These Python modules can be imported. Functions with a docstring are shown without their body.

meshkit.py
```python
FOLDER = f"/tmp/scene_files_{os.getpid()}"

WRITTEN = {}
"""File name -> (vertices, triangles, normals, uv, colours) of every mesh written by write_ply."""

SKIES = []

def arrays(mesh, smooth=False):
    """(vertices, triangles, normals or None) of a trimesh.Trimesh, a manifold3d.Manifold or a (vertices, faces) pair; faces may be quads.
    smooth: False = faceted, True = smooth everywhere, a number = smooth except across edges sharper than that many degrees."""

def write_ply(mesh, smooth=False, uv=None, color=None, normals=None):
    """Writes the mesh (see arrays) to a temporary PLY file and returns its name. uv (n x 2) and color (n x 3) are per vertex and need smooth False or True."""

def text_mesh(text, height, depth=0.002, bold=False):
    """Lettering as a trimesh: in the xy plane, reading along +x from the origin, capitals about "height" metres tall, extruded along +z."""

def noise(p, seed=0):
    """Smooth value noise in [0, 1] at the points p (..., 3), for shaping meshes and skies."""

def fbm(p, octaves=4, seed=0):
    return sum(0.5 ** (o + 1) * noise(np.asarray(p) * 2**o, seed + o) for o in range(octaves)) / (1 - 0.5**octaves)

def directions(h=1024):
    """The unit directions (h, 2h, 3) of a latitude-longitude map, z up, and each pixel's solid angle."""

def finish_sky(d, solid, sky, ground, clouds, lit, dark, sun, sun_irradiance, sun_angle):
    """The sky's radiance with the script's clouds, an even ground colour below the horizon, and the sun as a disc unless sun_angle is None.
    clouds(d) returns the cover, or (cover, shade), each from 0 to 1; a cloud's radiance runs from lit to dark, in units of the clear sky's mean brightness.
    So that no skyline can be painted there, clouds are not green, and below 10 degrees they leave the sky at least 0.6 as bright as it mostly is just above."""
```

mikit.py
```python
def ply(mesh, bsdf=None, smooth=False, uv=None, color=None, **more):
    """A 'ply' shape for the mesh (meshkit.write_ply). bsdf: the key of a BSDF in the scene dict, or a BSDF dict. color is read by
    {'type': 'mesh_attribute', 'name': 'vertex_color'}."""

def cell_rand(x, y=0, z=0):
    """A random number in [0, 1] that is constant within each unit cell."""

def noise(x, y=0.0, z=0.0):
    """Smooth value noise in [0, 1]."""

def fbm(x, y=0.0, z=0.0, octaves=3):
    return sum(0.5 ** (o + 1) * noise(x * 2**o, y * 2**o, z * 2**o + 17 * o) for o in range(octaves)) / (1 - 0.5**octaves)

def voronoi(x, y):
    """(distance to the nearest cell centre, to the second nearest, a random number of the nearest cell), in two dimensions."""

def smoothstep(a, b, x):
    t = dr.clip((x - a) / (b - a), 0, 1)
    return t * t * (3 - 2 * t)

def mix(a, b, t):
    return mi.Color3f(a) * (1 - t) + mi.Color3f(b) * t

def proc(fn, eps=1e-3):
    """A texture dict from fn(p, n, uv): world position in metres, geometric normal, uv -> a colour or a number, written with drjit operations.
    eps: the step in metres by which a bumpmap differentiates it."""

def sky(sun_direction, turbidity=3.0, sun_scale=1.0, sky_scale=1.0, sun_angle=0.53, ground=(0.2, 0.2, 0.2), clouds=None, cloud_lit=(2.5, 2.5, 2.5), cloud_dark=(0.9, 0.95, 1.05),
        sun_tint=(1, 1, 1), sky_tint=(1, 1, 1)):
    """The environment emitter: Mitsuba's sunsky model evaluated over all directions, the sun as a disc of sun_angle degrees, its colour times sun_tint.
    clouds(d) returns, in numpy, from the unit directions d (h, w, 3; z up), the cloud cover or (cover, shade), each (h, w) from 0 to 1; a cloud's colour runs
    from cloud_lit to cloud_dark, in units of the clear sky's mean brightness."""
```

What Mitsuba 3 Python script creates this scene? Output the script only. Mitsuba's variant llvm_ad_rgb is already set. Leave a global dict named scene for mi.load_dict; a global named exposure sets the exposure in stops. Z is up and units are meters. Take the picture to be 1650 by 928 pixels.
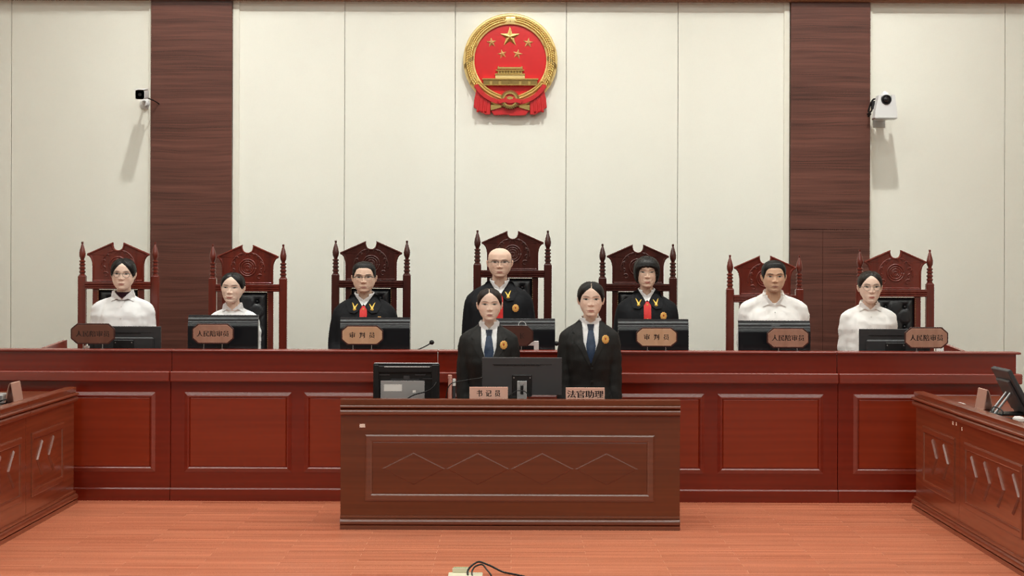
import math, json, numpy as np, trimesh, mitsuba as mi, manifold3d as m3, drjit as dr
from shapely.geometry import Polygon, Point, MultiPoint
from shapely import affinity, contains_xy
from scipy.spatial import ConvexHull, Delaunay
from scipy import ndimage
from scipy.interpolate import PchipInterpolator
import mikit, meshkit
from mikit import noise, fbm, smoothstep, mix, cell_rand
T = mi.ScalarTransform4f
PI = math.pi
scene, labels = {}, {}

# ------------------------------------------------------------------ camera, light, exposure
FOC, HORIZON, EYE, ROLL = 3400.0, 420.0, 1.65, 0.0033      # focal length in pixels of 1650 x 928
exposure = -0.06
scene['camera'] = {'type': 'perspective', 'fov': 2 * math.degrees(math.atan(825 / FOC)), 'fov_axis': 'x',
                   'near_clip': 0.1, 'far_clip': 100.0, 'principal_point_offset_y': (464.0 - HORIZON) / 928.0,
                   'to_world': T().look_at(origin=[0, 0, EYE], target=[0, 10, EYE], up=[-ROLL, 0, 1])}
ROOM = dict(x0=-5.4, x1=5.4, y0=-2.0, y1=17.04, z1=5.6)
PANEL_LIGHT = (6.3, 6.6, 6.2)        # ceiling light panels, radiance
WASH_LIGHT = (8.7, 8.8, 8.3)        # wall spotlights in the ceiling, radiant intensity
PANEL_SPOTS = [(x, y) for y in (1.0, 3.4, 5.8, 8.2, 10.6, 13.0, 15.25) for x in (-3.6, -1.2, 1.2, 3.6)]
WASH_SPOTS = [(-2.22, 14.95), (0.25, 14.95), (2.66, 14.95)]


def at(px, py, Y):
    """World point at depth Y of a pixel of the photograph."""
    dx, dy = px - 825.0, py - 464.0
    x, y = dx + dy * ROLL, dy - dx * ROLL
    return np.array([x * Y / FOC, Y, EYE - (y + 464.0 - HORIZON) * Y / FOC])


# ------------------------------------------------------------------ helpers
def numbered(key):
    if key not in TAKEN:
        TAKEN.add(key)
        return key
    n = 1
    while f'{key}_{n:03d}' in TAKEN:
        n += 1
    TAKEN.add(f'{key}_{n:03d}')
    return f'{key}_{n:03d}'


TAKEN = set()


def thing(name, label, cat, group=None, kind=None):
    key = numbered(name)
    labels[key] = {'label': label, 'category': cat}
    if group: labels[key]['group'] = group
    if kind: labels[key] = {'kind': kind, 'label': label}
    return key


def obj(name, mesh, mat, parent=None, smooth=False, M=None, label=None, kind=None, color=None, **kw):
    key = numbered((parent + '__' if parent else '') + name)
    if isinstance(mesh, (list, tuple)) and not isinstance(mesh[0], np.ndarray):
        mesh = join(mesh)
    if M is not None:
        mesh = mesh.copy(); mesh.apply_transform(M)
    scene[key] = mikit.ply(mesh, mat, smooth=smooth, color=color, **kw)
    if label or kind:
        labels.setdefault(key, {})
        if label: labels[key]['label'] = label
        if kind: labels[key]['kind'] = kind
    return key


def again(key, name, parent, to_world):
    """Another entry with the ply of key under another matrix."""
    k = numbered(parent + '__' + name)
    scene[k] = {**scene[key], 'to_world': to_world}
    return k


def join(ms):
    ms = [m for m in ms if m is not None]
    return ms[0] if len(ms) == 1 else trimesh.util.concatenate(ms)


def mat4(t=(0, 0, 0), rz=0.0, rx=0.0, ry=0.0, s=1.0):
    M = trimesh.transformations.euler_matrix(rx, ry, rz, 'sxyz')
    M[:3, :3] *= s
    M[:3, 3] = t
    return M


def moved(m, t=(0, 0, 0), rz=0.0, rx=0.0, ry=0.0):
    m = m.copy(); m.apply_transform(mat4(t, rz, rx, ry)); return m


def hull(pts):
    h = trimesh.convex.convex_hull(np.asarray(pts, float)) if False else None
    pts = np.asarray(pts, float)
    q = ConvexHull(pts)
    f = q.simplices.copy()
    c = pts.mean(0)
    a = np.cross(pts[f[:, 1]] - pts[f[:, 0]], pts[f[:, 2]] - pts[f[:, 0]])
    flip = ((pts[f[:, 0]] - c) * a).sum(1) < 0
    f[flip] = f[flip][:, ::-1]
    return trimesh.Trimesh(pts, f, process=False)


def box(x0, x1, y0, y1, z0, z1, b=0.0):
    """Box with chamfered edges of width b."""
    if b <= 0:
        m = trimesh.creation.box((x1 - x0, y1 - y0, z1 - z0))
        m.apply_translation(((x0 + x1) / 2, (y0 + y1) / 2, (z0 + z1) / 2))
        return m
    b = min(b, (x1 - x0) * .45, (y1 - y0) * .45, (z1 - z0) * .45)
    p = []
    for sx in (0, 1):
        for sy in (0, 1):
            for sz in (0, 1):
                X, Y, Z = (x0, x1)[sx], (y0, y1)[sy], (z0, z1)[sz]
                ex, ey, ez = b * (1 - 2 * sx), b * (1 - 2 * sy), b * (1 - 2 * sz)
                p += [(X, Y + ey, Z + ez), (X + ex, Y, Z + ez), (X + ex, Y + ey, Z)]
    return hull(p)


def prism_x(yz, x0, x1):
    """Polygon in (y, z) extruded along x."""
    m = trimesh.creation.extrude_polygon(Polygon(yz), x1 - x0, engine='earcut')
    v = m.vertices
    m.vertices = np.stack([v[:, 2] + x0, v[:, 0], v[:, 1]], 1)
    return m


def prism_y(poly, y0, y1):
    """shapely polygon or points in (x, z) extruded along y, y0 the front (towards the camera)."""
    poly = poly if hasattr(poly, 'exterior') else Polygon(poly)
    m = trimesh.creation.extrude_polygon(poly, y1 - y0, engine='earcut')
    v = m.vertices
    m.vertices = np.stack([v[:, 0], y1 - v[:, 2], v[:, 1]], 1)
    return m


def rings_mesh(rings, cap0=True, cap1=True):
    """Closed rings of equally many points, stitched; caps by a fan."""
    n, k = len(rings), len(rings[0])
    v = np.vstack(rings)
    i, j = np.arange(k), (np.arange(k) + 1) % k
    f = []
    for a in range(n - 1):
        f += [np.stack([a * k + i, a * k + j, (a + 1) * k + j], 1), np.stack([a * k + i, (a + 1) * k + j, (a + 1) * k + i], 1)]
    vs = [v]; m = len(v)
    for on, r, rev in ((cap0, 0, True), (cap1, n - 1, False)):
        if on:
            vs.append(np.mean(rings[r], 0)[None])
            t = np.stack([r * k + i, r * k + j, np.full(k, m)], 1)
            f.append(t[:, ::-1] if rev else t); m += 1
    return trimesh.Trimesh(np.vstack(vs), np.vstack(f), process=False)


def loops_front(outline, steps, cap=True):
    """Mitred moulding on a wall that faces -y: outline (x, z) anticlockwise seen from the front, steps = (inset, y); the last one is capped."""
    P = Polygon(outline)
    pts = np.array(P.exterior.coords)[:-1]
    if P.exterior.is_ccw is False:
        pts = pts[::-1]
    e = np.roll(pts, -1, 0) - pts
    e /= np.linalg.norm(e, axis=1, keepdims=True)
    nin = np.stack([-e[:, 1], e[:, 0]], 1)                      # inward normals of an anticlockwise polygon
    a, b = np.roll(nin, 1, 0), nin
    mit = (a + b) / (1 + (a * b).sum(1, keepdims=True))
    rings = [np.stack([pts[:, 0] + mit[:, 0] * d, np.full(len(pts), y), pts[:, 1] + mit[:, 1] * d], 1) for d, y in steps]
    return rings_mesh(rings, False, cap)


def lathe(rz, n=24):
    """(r, z) profile turned about the z axis."""
    a = np.arange(n) * 2 * PI / n
    m = rings_mesh([np.stack([r * np.cos(a), r * np.sin(a), np.full(n, z)], 1) for r, z in rz])
    if m.volume < 0: m.invert()
    return m


def tube(path, r, n=10):
    path = np.asarray(path, float)
    r = np.broadcast_to(r, (len(path),))
    t = np.gradient(path, axis=0); t /= np.maximum(np.linalg.norm(t, axis=1, keepdims=True), 1e-9)
    u = np.cross(t[0], [0.13, 0.21, 0.97]); u /= np.linalg.norm(u)
    rings, a = [], np.arange(n) * 2 * PI / n
    for p, d, rr in zip(path, t, r):
        u = u - d * (u @ d); u /= np.linalg.norm(u)
        w = np.cross(d, u)
        rings.append(p + rr * (np.cos(a)[:, None] * u + np.sin(a)[:, None] * w))
    return rings_mesh(rings)


def curve(pts, n=24):
    pts = np.asarray(pts, float)
    d = np.r_[0, np.cumsum(np.linalg.norm(np.diff(pts, axis=0), axis=1))]
    return PchipInterpolator(d, pts)(np.linspace(0, d[-1], n)) if len(pts) > 2 else pts[0] + np.linspace(0, 1, n)[:, None] * (pts[1] - pts[0])


def to_man(m):
    return m3.Manifold(m3.Mesh(np.asarray(m.vertices, np.float32), np.asarray(m.faces, np.uint32)))


def from_man(M):
    k = M.to_mesh()
    return trimesh.Trimesh(np.array(k.vert_properties[:, :3], float), np.array(k.tri_verts), process=False)


GLYPHS = json.loads(r'''{"人":[[[13,-6,14,-3,33,8,52,25,66,42,82,70,93,98,100,126,105,165,106,197,134,197,132,160,134,146,142,112,156,75,171,48,187,28,207,10,230,-4,223,-13,213,-13,178,10,147,46,130,78,121,101,110,74,95,46,81,27,60,6,30,-14,20,-14]]],"民":[[[17,-5,24,7,24,185,203,185,203,123,133,122,132,112,138,80,221,79,221,70,214,69,142,68,145,53,156,30,178,4,189,-1,193,-1,197,2,201,32,211,32,224,24,222,8,215,-7,203,-14,182,-14,174,-12,156,-1,133,26,114,69,50,69,50,7,54,6,105,20,116,20,115,10,32,-16,21,-16],[50,134,176,133,177,174,51,175],[50,81,110,80,106,121,51,122]]],"陪":[[[15,188,81,189,91,183,70,129,70,118,83,100,85,104,92,105,169,105,177,119,188,151,205,151,212,147,196,112,196,106,234,104,234,96,86,96,91,73,90,60,86,50,70,40,44,41,43,49,56,50,64,55,66,61,66,84,57,108,47,121,63,169,63,178,41,179,39,-16,15,-16]],[[91,162,91,170,147,171,148,178,142,195,146,199,164,199,175,171,227,170,227,162,220,161]],[[99,67,218,67,218,-15,191,-15,190,-5,126,-5,125,-16,99,-16],[125,6,191,5,191,58,125,58]],[[109,148,114,151,130,151,141,117,134,114,117,114]]],"审":[[[16,172,109,173,110,180,103,196,110,199,126,199,136,180,137,173,224,172,224,140,204,139,197,141,196,162,43,162,42,141,16,141]],[[31,123,105,124,106,146,113,147,133,146,134,124,209,123,209,18,183,18,182,29,134,29,133,-15,126,-16,106,-15,105,29,57,29,56,16,31,16],[133,40,182,39,183,71,134,72],[133,83,182,82,183,113,134,114],[56,40,105,39,106,71,57,72],[56,83,105,82,106,113,57,114]]],"员":[[[128,17,131,24,146,24,211,0,225,-8,220,-17,207,-16,133,14]],[[33,107,209,107,209,27,189,26,182,28,181,97,61,97,60,26,33,26]],[[42,187,200,187,200,136,42,136],[68,146,171,145,172,177,69,178]],[[18,-8,60,4,89,18,100,30,104,40,105,74,112,76,132,75,132,49,129,38,122,26,106,11,79,-4,37,-17,23,-17]]],"判":[[[158,-6,193,-5,197,-2,197,193,223,193,222,-4,215,-12,197,-17,161,-16]],[[147,44,147,168,154,170,173,169,173,44,166,42]],[[7,59,7,68,62,70,63,115,16,116,16,125,63,126,63,196,70,198,89,197,89,128,134,125,134,116,89,115,88,70,140,68,141,59,86,58,80,37,71,18,50,-7,36,-17,27,-17,19,-8,39,9,49,25,57,44,58,57]],[[96,144,116,185,132,184,137,181,115,137,105,137]],[[18,180,23,183,37,183,58,144,48,139,37,139]]],"长":[[[9,94,9,104,56,106,56,197,82,197,83,105,231,104,231,94,224,93,139,92,139,85,147,69,170,38,196,18,224,6,230,1,224,-8,209,-8,182,6,160,22,140,43,124,67,112,93,83,93,82,9,130,19,140,19,141,10,67,-13,53,-14,49,-4,55,3,56,10,56,92]],[[97,133,99,136,127,149,145,160,180,192,193,192,201,188,176,163,121,127,105,125]]],"书":[[[10,81,10,90,17,91,96,91,96,145,26,146,26,155,33,157,95,157,96,197,103,198,123,197,124,157,196,156,196,92,230,90,227,51,221,23,210,10,193,6,152,8,151,17,188,17,195,21,201,46,203,80,123,80,123,-15,116,-17,96,-15,96,80],[124,145,123,91,170,91,170,145]],[[173,183,178,190,188,190,215,172,228,160,222,152,213,152]]],"记":[[[7,112,7,122,71,122,71,26,74,25,86,34,96,34,100,27,101,102,191,103,192,169,104,170,97,171,97,181,218,181,218,80,192,80,191,92,128,92,128,3,137,-2,199,-1,205,3,207,9,209,37,219,37,234,30,233,16,228,0,221,-8,210,-13,123,-13,110,-8,105,-3,101,9,100,25,53,-10,43,-10,38,-1,45,12,45,110]],[[30,185,38,192,47,192,76,165,80,158,72,150,63,150]]],"法":[[[77,87,77,96,140,97,140,146,88,147,88,156,138,157,140,198,165,198,166,157,219,156,219,147,166,146,166,98,229,96,229,87,161,86,137,42,119,16,119,10,185,16,186,24,169,49,177,53,188,53,210,23,227,-9,216,-15,206,-15,195,6,88,-7,85,4,94,12,112,41,130,76,131,85]],[[24,187,28,195,42,194,79,172,73,163,63,163,47,175]],[[18,-2,40,33,59,69,69,69,78,59,39,-11,28,-12]],[[11,124,16,130,29,129,65,108,59,99,50,99,31,112,14,120]]],"官":[[[14,175,110,176,111,185,107,196,114,199,130,199,140,176,226,175,226,140,199,140,198,165,41,165,40,140,14,140]],[[44,137,195,137,195,83,71,82,70,54,204,52,204,-14,197,-16,178,-15,176,-6,71,-6,70,-16,44,-16],[71,5,176,4,177,42,72,43,70,41],[71,128,71,92,169,93,168,128]]],"助":[[[6,19,21,23,21,186,108,186,108,143,146,144,148,148,148,198,173,198,173,144,227,143,225,64,221,15,216,-3,202,-15,168,-16,156,-14,154,-7,154,-5,159,-4,185,-5,192,-1,194,5,200,66,200,133,172,132,166,80,152,36,131,4,108,-16,97,-16,90,-7,101,0,115,15,131,44,142,82,146,111,146,133,108,133,108,42,121,41,121,32,24,8,7,8],[46,29,49,28,83,35,83,74,46,74],[46,85,83,84,83,125,46,125],[46,136,83,135,83,177,46,177]]],"理":[[[6,20,37,31,37,101,9,103,10,112,37,114,37,171,7,173,7,182,90,182,90,173,62,171,62,114,86,112,86,103,62,101,62,40,64,39,77,43,90,43,91,50,144,51,146,53,145,86,94,87,94,187,218,188,225,186,225,87,173,86,172,52,228,50,228,42,173,41,172,3,236,1,236,-8,72,-8,72,0,79,2,145,2,145,41,90,42,90,34,81,29,18,9,9,9],[171,97,199,96,199,132,171,132],[171,142,199,141,199,178,171,178],[118,97,147,96,147,132,118,132],[118,142,147,141,147,178,118,178]]]}''')


def writing(text, w, h, gap=0.08, depth=0.0015):
    """Chinese lettering in the (x, z) plane about the origin, facing -y; w x h the whole line."""
    ms, n = [], len(text)
    cell = w / n
    for i, ch in enumerate(text):
        for rings in GLYPHS[ch]:
            rr = [np.array(r, float).reshape(-1, 2) for r in rings]
            p = Polygon(rr[0], rr[1:]).buffer(0)
            p = affinity.scale(affinity.scale(p, .45, 1.0, origin=(0, 0)).buffer(2.2, join_style=2), 1 / .45, 1.0, origin=(0, 0))
            for q in getattr(p, 'geoms', [p]):
                q = affinity.affine_transform(q, [cell * (1 - gap) / 222, 0, 0, h / 222, -w / 2 + i * cell + cell * gap / 2 - 9 * cell / 240, -h / 2 + 22 * h / 222])
                if q.area > 1e-9: ms.append(prism_y(q, -depth, 0.0))
    return join(ms)


# ------------------------------------------------------------------ materials
def rgb(*c): return {'type': 'rgb', 'value': list(c)}


def srgb(r, g, b):
    return tuple((v / 255 / 12.92) if v < 10.3 else ((v / 255 + .055) / 1.055) ** 2.4 for v in (r, g, b))


def pbr(name, color, rough=.5, spec=.5, two=False, **kw):
    c = color if isinstance(color, dict) else rgb(*color)
    d = {'type': 'principled', 'base_color': c, 'roughness': rough, 'specular': spec, **kw}
    scene[name] = {'type': 'twosided', 'bsdf': d} if two else d
    return name


def bumped(name, color, fn, height, rough=.5, spec=.5, eps=1e-3, **kw):
    c = color if isinstance(color, dict) else rgb(*color)
    scene[name] = {'type': 'bumpmap', 'arbitrary': mikit.proc(fn, eps), 'scale': height, 'bsdf': {'type': 'principled', 'base_color': c, 'roughness': rough, 'specular': spec, **kw}}
    return name


def wood(a, b, axis, fine=70.0, seed=0.0, amount=1.0):
    """Stripes of two tones along an axis (0 = x, 1 = y, 2 = z)."""
    def fn(p, n, uv):
        q = [p.x + seed, p.y + seed, p.z + seed]
        along = q[axis]
        c1, c2 = [q[i] for i in range(3) if i != axis]
        warp = 0.035 * fbm(along * 1.3, c1 * 3, c2 * 3, 2)
        s = fbm(along * 1.2, (c1 + warp) * fine, (c2 + warp) * fine, 3)
        g = noise(along * 2.0, c1 * 9, c2 * 9)
        return mix(a, b, dr.clip((s - 0.5) * 1.6 * amount + 0.35 + 0.4 * (g - .5), 0, 1))
    return mikit.proc(fn)

SHINE = dict(rough=.21, spec=.75)
pbr('m_bench', wood((.205, .0165, .0055), (.138, .0108, .0042), 0, 40, amount=.6), **SHINE)
pbr('m_bench_panel', wood((.265, .0290, .0075), (.195, .0190, .0056), 0, 40, amount=.6), **SHINE)
pbr('m_desk', wood((.150, .036, .0125), (.098, .023, .0085), 0, 45, amount=.7), **SHINE)
pbr('m_side', wood((.185, .041, .0150), (.115, .024, .0095), 1, 45, amount=.7), **SHINE)
MOULD = dict(rough=.27, spec=1.0, clearcoat=1.0, clearcoat_gloss=.9)
pbr('m_bench_mould', wood((.225, .0200, .0065), (.150, .0120, .0045), 0, 40, amount=.6), **MOULD)
pbr('m_desk_mould', wood((.150, .036, .0125), (.098, .023, .0085), 0, 45, amount=.7), **MOULD)
pbr('m_side_mould', wood((.185, .041, .0150), (.115, .024, .0095), 1, 45, amount=.7), **MOULD)
pbr('m_wall', mikit.proc(lambda p, n, uv: mix((.715, .702, .628), (.760, .750, .682), fbm(p.x * 2.2, p.z * .8, 3.1, 3)) * (0.985 + .03 * noise(p.x * 260, p.z * 260))), .75, .25)
pbr('m_wallback', (.46, .43, .37), .9)
pbr('m_walltrim', (.70, .68, .60), .6, .3)
pbr('m_plain', (.56, .55, .50), .8, .2, two=True)
pbr('m_rear', (.11, .075, .055), .5, .3, two=True)
pbr('m_added_grey', (.20, .195, .19), .9, .2)
pbr('m_ceiling', (.74, .73, .70), .9, .2, two=True)
pbr('m_carpet', (.16, .12, .10), .8, .3)
pbr('m_cornice', wood((.20, .075, .035), (.13, .05, .028), 0, 50), .45, .4)


def laminate(p, n, uv):
    w = 0.035 * fbm(p.x * 1.9, p.z * 2.6, 5.0, 3)
    eye = dr.sqrt(dr.square((dr.abs(p.x) - 2.55) * .34) + dr.square((p.z * 1.25 - dr.floor(p.z * 1.25 + .5)) * .9))
    s = fbm(p.x * 2.6, (p.z + w) * 120, 1.7, 3)
    t = fbm(p.x * 1.0, (p.z + w) * 26 + eye * 4, 8.2, 2)
    f = noise(p.x * 7, p.z * 520)
    return mix((.056, .0200, .0150), (.150, .056, .041), dr.clip((s - .5) * 1.1 + (t - .5) * .9 + .50 + .22 * (f - .5), 0, 1))


pbr('m_laminate', mikit.proc(laminate), .30, .45)


def plankcol(p, n, uv):
    row = dr.floor(p.y / .12)
    shift = dr.select((row - 2 * dr.floor(row / 2)) > .5, .42, 0.0)
    k = cell_rand(row, dr.floor((p.x + shift + 8.4) / .84), 5)
    s = fbm(p.x * 1.6 + k * 11, p.y * 75, k * 7, 3)
    g = fbm(p.x * .9 + k * 5, p.y * 22, k * 3, 2)
    base = mix((.64, .230, .130), (.46, .135, .070), dr.clip((s - .5) * 1.7 + (g - .5) * 1.1 + .42, 0, 1))
    return base * (0.94 + .12 * k)


pbr('m_plank', mikit.proc(plankcol), .24, .5)
pbr('m_seam', (.70, .33, .205), .4, .4)
scene['m_panel_light'] = {'type': 'diffuse', 'reflectance': rgb(.8, .8, .8)}
pbr('m_lampring', (.75, .75, .74), .4)

# ---------------------------------------------------------------- room shell
R = ROOM
WALL_Y = 17.0
obj('floor', box(R['x0'], R['x1'], R['y0'], R['y1'], -.08, -.0008), 'm_seam', kind='structure', label='orange brown wood strip floor of the courtroom')
# planks the photograph shows, half-lapped rows
PW, PL = .12, .84
first = None
rows = []
for r in range(int(10.2 / PW), int(14.56 / PW) + 1):
    off = .42 if r % 2 else 0.0
    x = -8.4 - off
    while x < 3.4:
        if x + PL > -3.25:
            yy, xx = r * PW, x
            lim = 3.6
            rows.append((xx, yy))
        x += PL
rows = sorted(rows, key=lambda q: (-(q[1] < 14.4), q[1]))
for i, (xx, yy) in enumerate(rows[:300]):
    if first is None:
        first = obj('plank', box(0.0013, PL - .0013, .00015, PW - .00015, -.0040, 0.0), 'm_plank', 'floor')
        scene[first]['to_world'] = T().translate([xx, yy, 0])
    else:
        again(first, 'plank', 'floor', T().translate([xx, yy, 0]))
obj('plank_field', [box(R['x0'], R['x1'], 9.0, min(q[1] for q in rows), -.004, 0)] + [box(xx + .0013, xx + PL - .0013, yy, yy + PW, -.004, 0) for xx, yy in rows[300:]] +
    [box(R['x0'], R['x1'], (int(14.56 / PW) + 1) * PW, 14.6, -.004, 0)] , 'm_plank', 'floor', kind='stuff')

obj('added_carpet', box(R['x0'], R['x1'], R['y0'], 9.0, -.004, .004), 'm_added_grey', 'floor', label='unseen grey floor cover added to cut red bounce')  # unseen grey cover, added to reduce red bounce from the planks

obj('ceiling', box(R['x0'], R['x1'], R['y0'], R['y1'], R['z1'], R['z1'] + .1), 'm_ceiling', kind='structure', label='white ceiling above the courtroom')
obj('wall_left', box(R['x0'] - .1, R['x0'], R['y0'], R['y1'], 0, R['z1']), 'm_plain', kind='structure', label='cream side wall left of the courtroom')
obj('wall_right', box(R['x1'], R['x1'] + .1, R['y0'], R['y1'], 0, R['z1']), 'm_plain', kind='structure', label='cream side wall right of the courtroom')
obj('wall_front', box(R['x0'], R['x1'], R['y0'] - .1, R['y0'], 0, R['z1']), 'm_rear', kind='structure', label='unseen rear wall, toned dark to keep haze off the wood fronts')  # unseen; dark tone chosen so glossy desk fronts reflect less haze
obj('wall_back', box(R['x0'], R['x1'], R['y1'], R['y1'] + .1, 0, R['z1']), 'm_wallback', kind='structure', label='cream panelled wall behind the judges')


def wx(px): return (px - 825.0 - .5) * WALL_Y / FOC


TOPZ = at(825, 3, WALL_Y)[2]
for a, b in ((-341, -161), (-161, 18), (18, 243), (376, 555), (555, 733), (733, 912), (912, 1092), (1092, 1271), (1400, 1619), (1619, 1798)):
    obj('panel', box(wx(a) + .0017, wx(b) - .0017, WALL_Y, WALL_Y + .035, .0, R['z1'], .0025), 'm_wall', 'wall_back')
# dark wood pilasters, boards of laminate
for name, x0, x1, lab, cuts in (('trim_1', 244, 374.5, 'dark brown horizontally grained wood pilaster on the left of the wall', None),
                                ('trim_2', 1272.5, 1400.5, 'dark brown horizontally grained wood pilaster on the right of the wall', (370, 1325))):
    k = thing(name, lab, 'pilaster', kind='structure')
    obj('core', box(wx(x0) + .004, wx(x1) - .004, WALL_Y - .02, WALL_Y + .03, 0, R['z1']), 'm_wallback', k)
    f0, f1 = WALL_Y - .045, WALL_Y - .02
    if cuts is None:
        obj('board', box(wx(x0), wx(x1), f0, f1, 0, R['z1'], .003), 'm_laminate', k)
    else:
        zc, xc = at(1325, 370, WALL_Y)[2], wx(1325)
        obj('board', box(wx(x0), wx(x1), f0, f1, zc + .001, R['z1'], .003), 'm_laminate', k)
        obj('board', box(wx(x0), xc - .0006, f0 + .002, f1, 0, zc - .001, .0015), 'm_laminate', k)
        obj('board', box(xc + .0006, wx(x1), f0, f1, 0, zc - .001, .0015), 'm_laminate', k)
for i, (a, b) in enumerate(((239.5, 243.5), (375, 385.5), (1262.5, 1271.5), (1401, 1404.5))):
    obj(f'trim_{i + 3}', box(wx(a), wx(b), WALL_Y - .016, WALL_Y + .01, 0, R['z1'], .002), 'm_walltrim', kind='structure', label='narrow cream edge strip beside a wood pilaster')
obj('trim_7', prism_x([(WALL_Y + .03, TOPZ), (WALL_Y - .09, TOPZ), (WALL_Y - .12, TOPZ + .03), (WALL_Y - .12, TOPZ + .12), (WALL_Y + .03, TOPZ + .12)], R['x0'], R['x1']), 'm_cornice', kind='structure',
    label='brown wood cornice running along the top of the wall')

# ceiling lamps
pf = pl_ = None
for x, y in PANEL_SPOTS:
    k = thing('ceiling_light', 'long white light panel in the ceiling', 'ceiling light', 'long light panels in the ceiling')
    z, ox, oy = R['z1'], 1.17, .32
    obj('frame', [box(x - ox, x + ox, y - oy, y - oy + .02, z - .03, z), box(x - ox, x + ox, y + oy - .02, y + oy, z - .03, z), box(x - ox, x - ox + .02, y - oy + .02, y + oy - .02, z - .03, z), box(x + ox - .02, x + ox, y - oy + .02, y + oy - .02, z - .03, z)], 'm_lampring', k)
    q = trimesh.Trimesh([[x - 1.15, y - .30, z - .012], [x + 1.15, y - .30, z - .012], [x + 1.15, y + .30, z - .012], [x - 1.15, y + .30, z - .012]], [[0, 2, 1], [0, 3, 2]], process=False)
    obj('diffuser', q, 'm_panel_light', k, emitter={'type': 'area', 'radiance': rgb(*PANEL_LIGHT)})
for x, y in WASH_SPOTS:
    k = thing('downlight', 'round recessed downlight in the ceiling before the wall', 'downlight', 'round downlights before the wall')
    z = R['z1']
    a = np.arange(24) * PI / 12
    obj('ring', lathe([(.10, z - .004), (.13, z - .012), (.14, z - .001)], 24), 'm_lampring', k)
    scene[k + '__ring']['to_world'] = T().translate([x, y, 0])
    obj('reflector', lathe([(0, z + .0), (.09, z - .001), (.098, z - .006), (.02, z - .0025), (0, z - .002)], 24), 'm_lampring', k)
    scene[k + '__reflector']['to_world'] = T().translate([x, y, 0])
    for ax, ay in ((-.05, 0), (.05, 0), (0, -.05), (0, .05)):
        scene[numbered('spot_light')] = {'type': 'spot', 'intensity': rgb(*WASH_LIGHT), 'cutoff_angle': 38, 'beam_width': 3, 'to_world': T().look_at(origin=[x + ax, y + ay, z - .03], target=[x + ax, WALL_Y + ay, 1.2], up=[0, 1, 0])}

# ---------------------------------------------------------------- dais and bench
PLAT = .25
BY = 14.46
obj('dais', box(-4.6, 4.6, BY + .06, WALL_Y, 0, PLAT), 'm_carpet', kind='structure', label='raised platform floor under the chairs of the judges')


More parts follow.
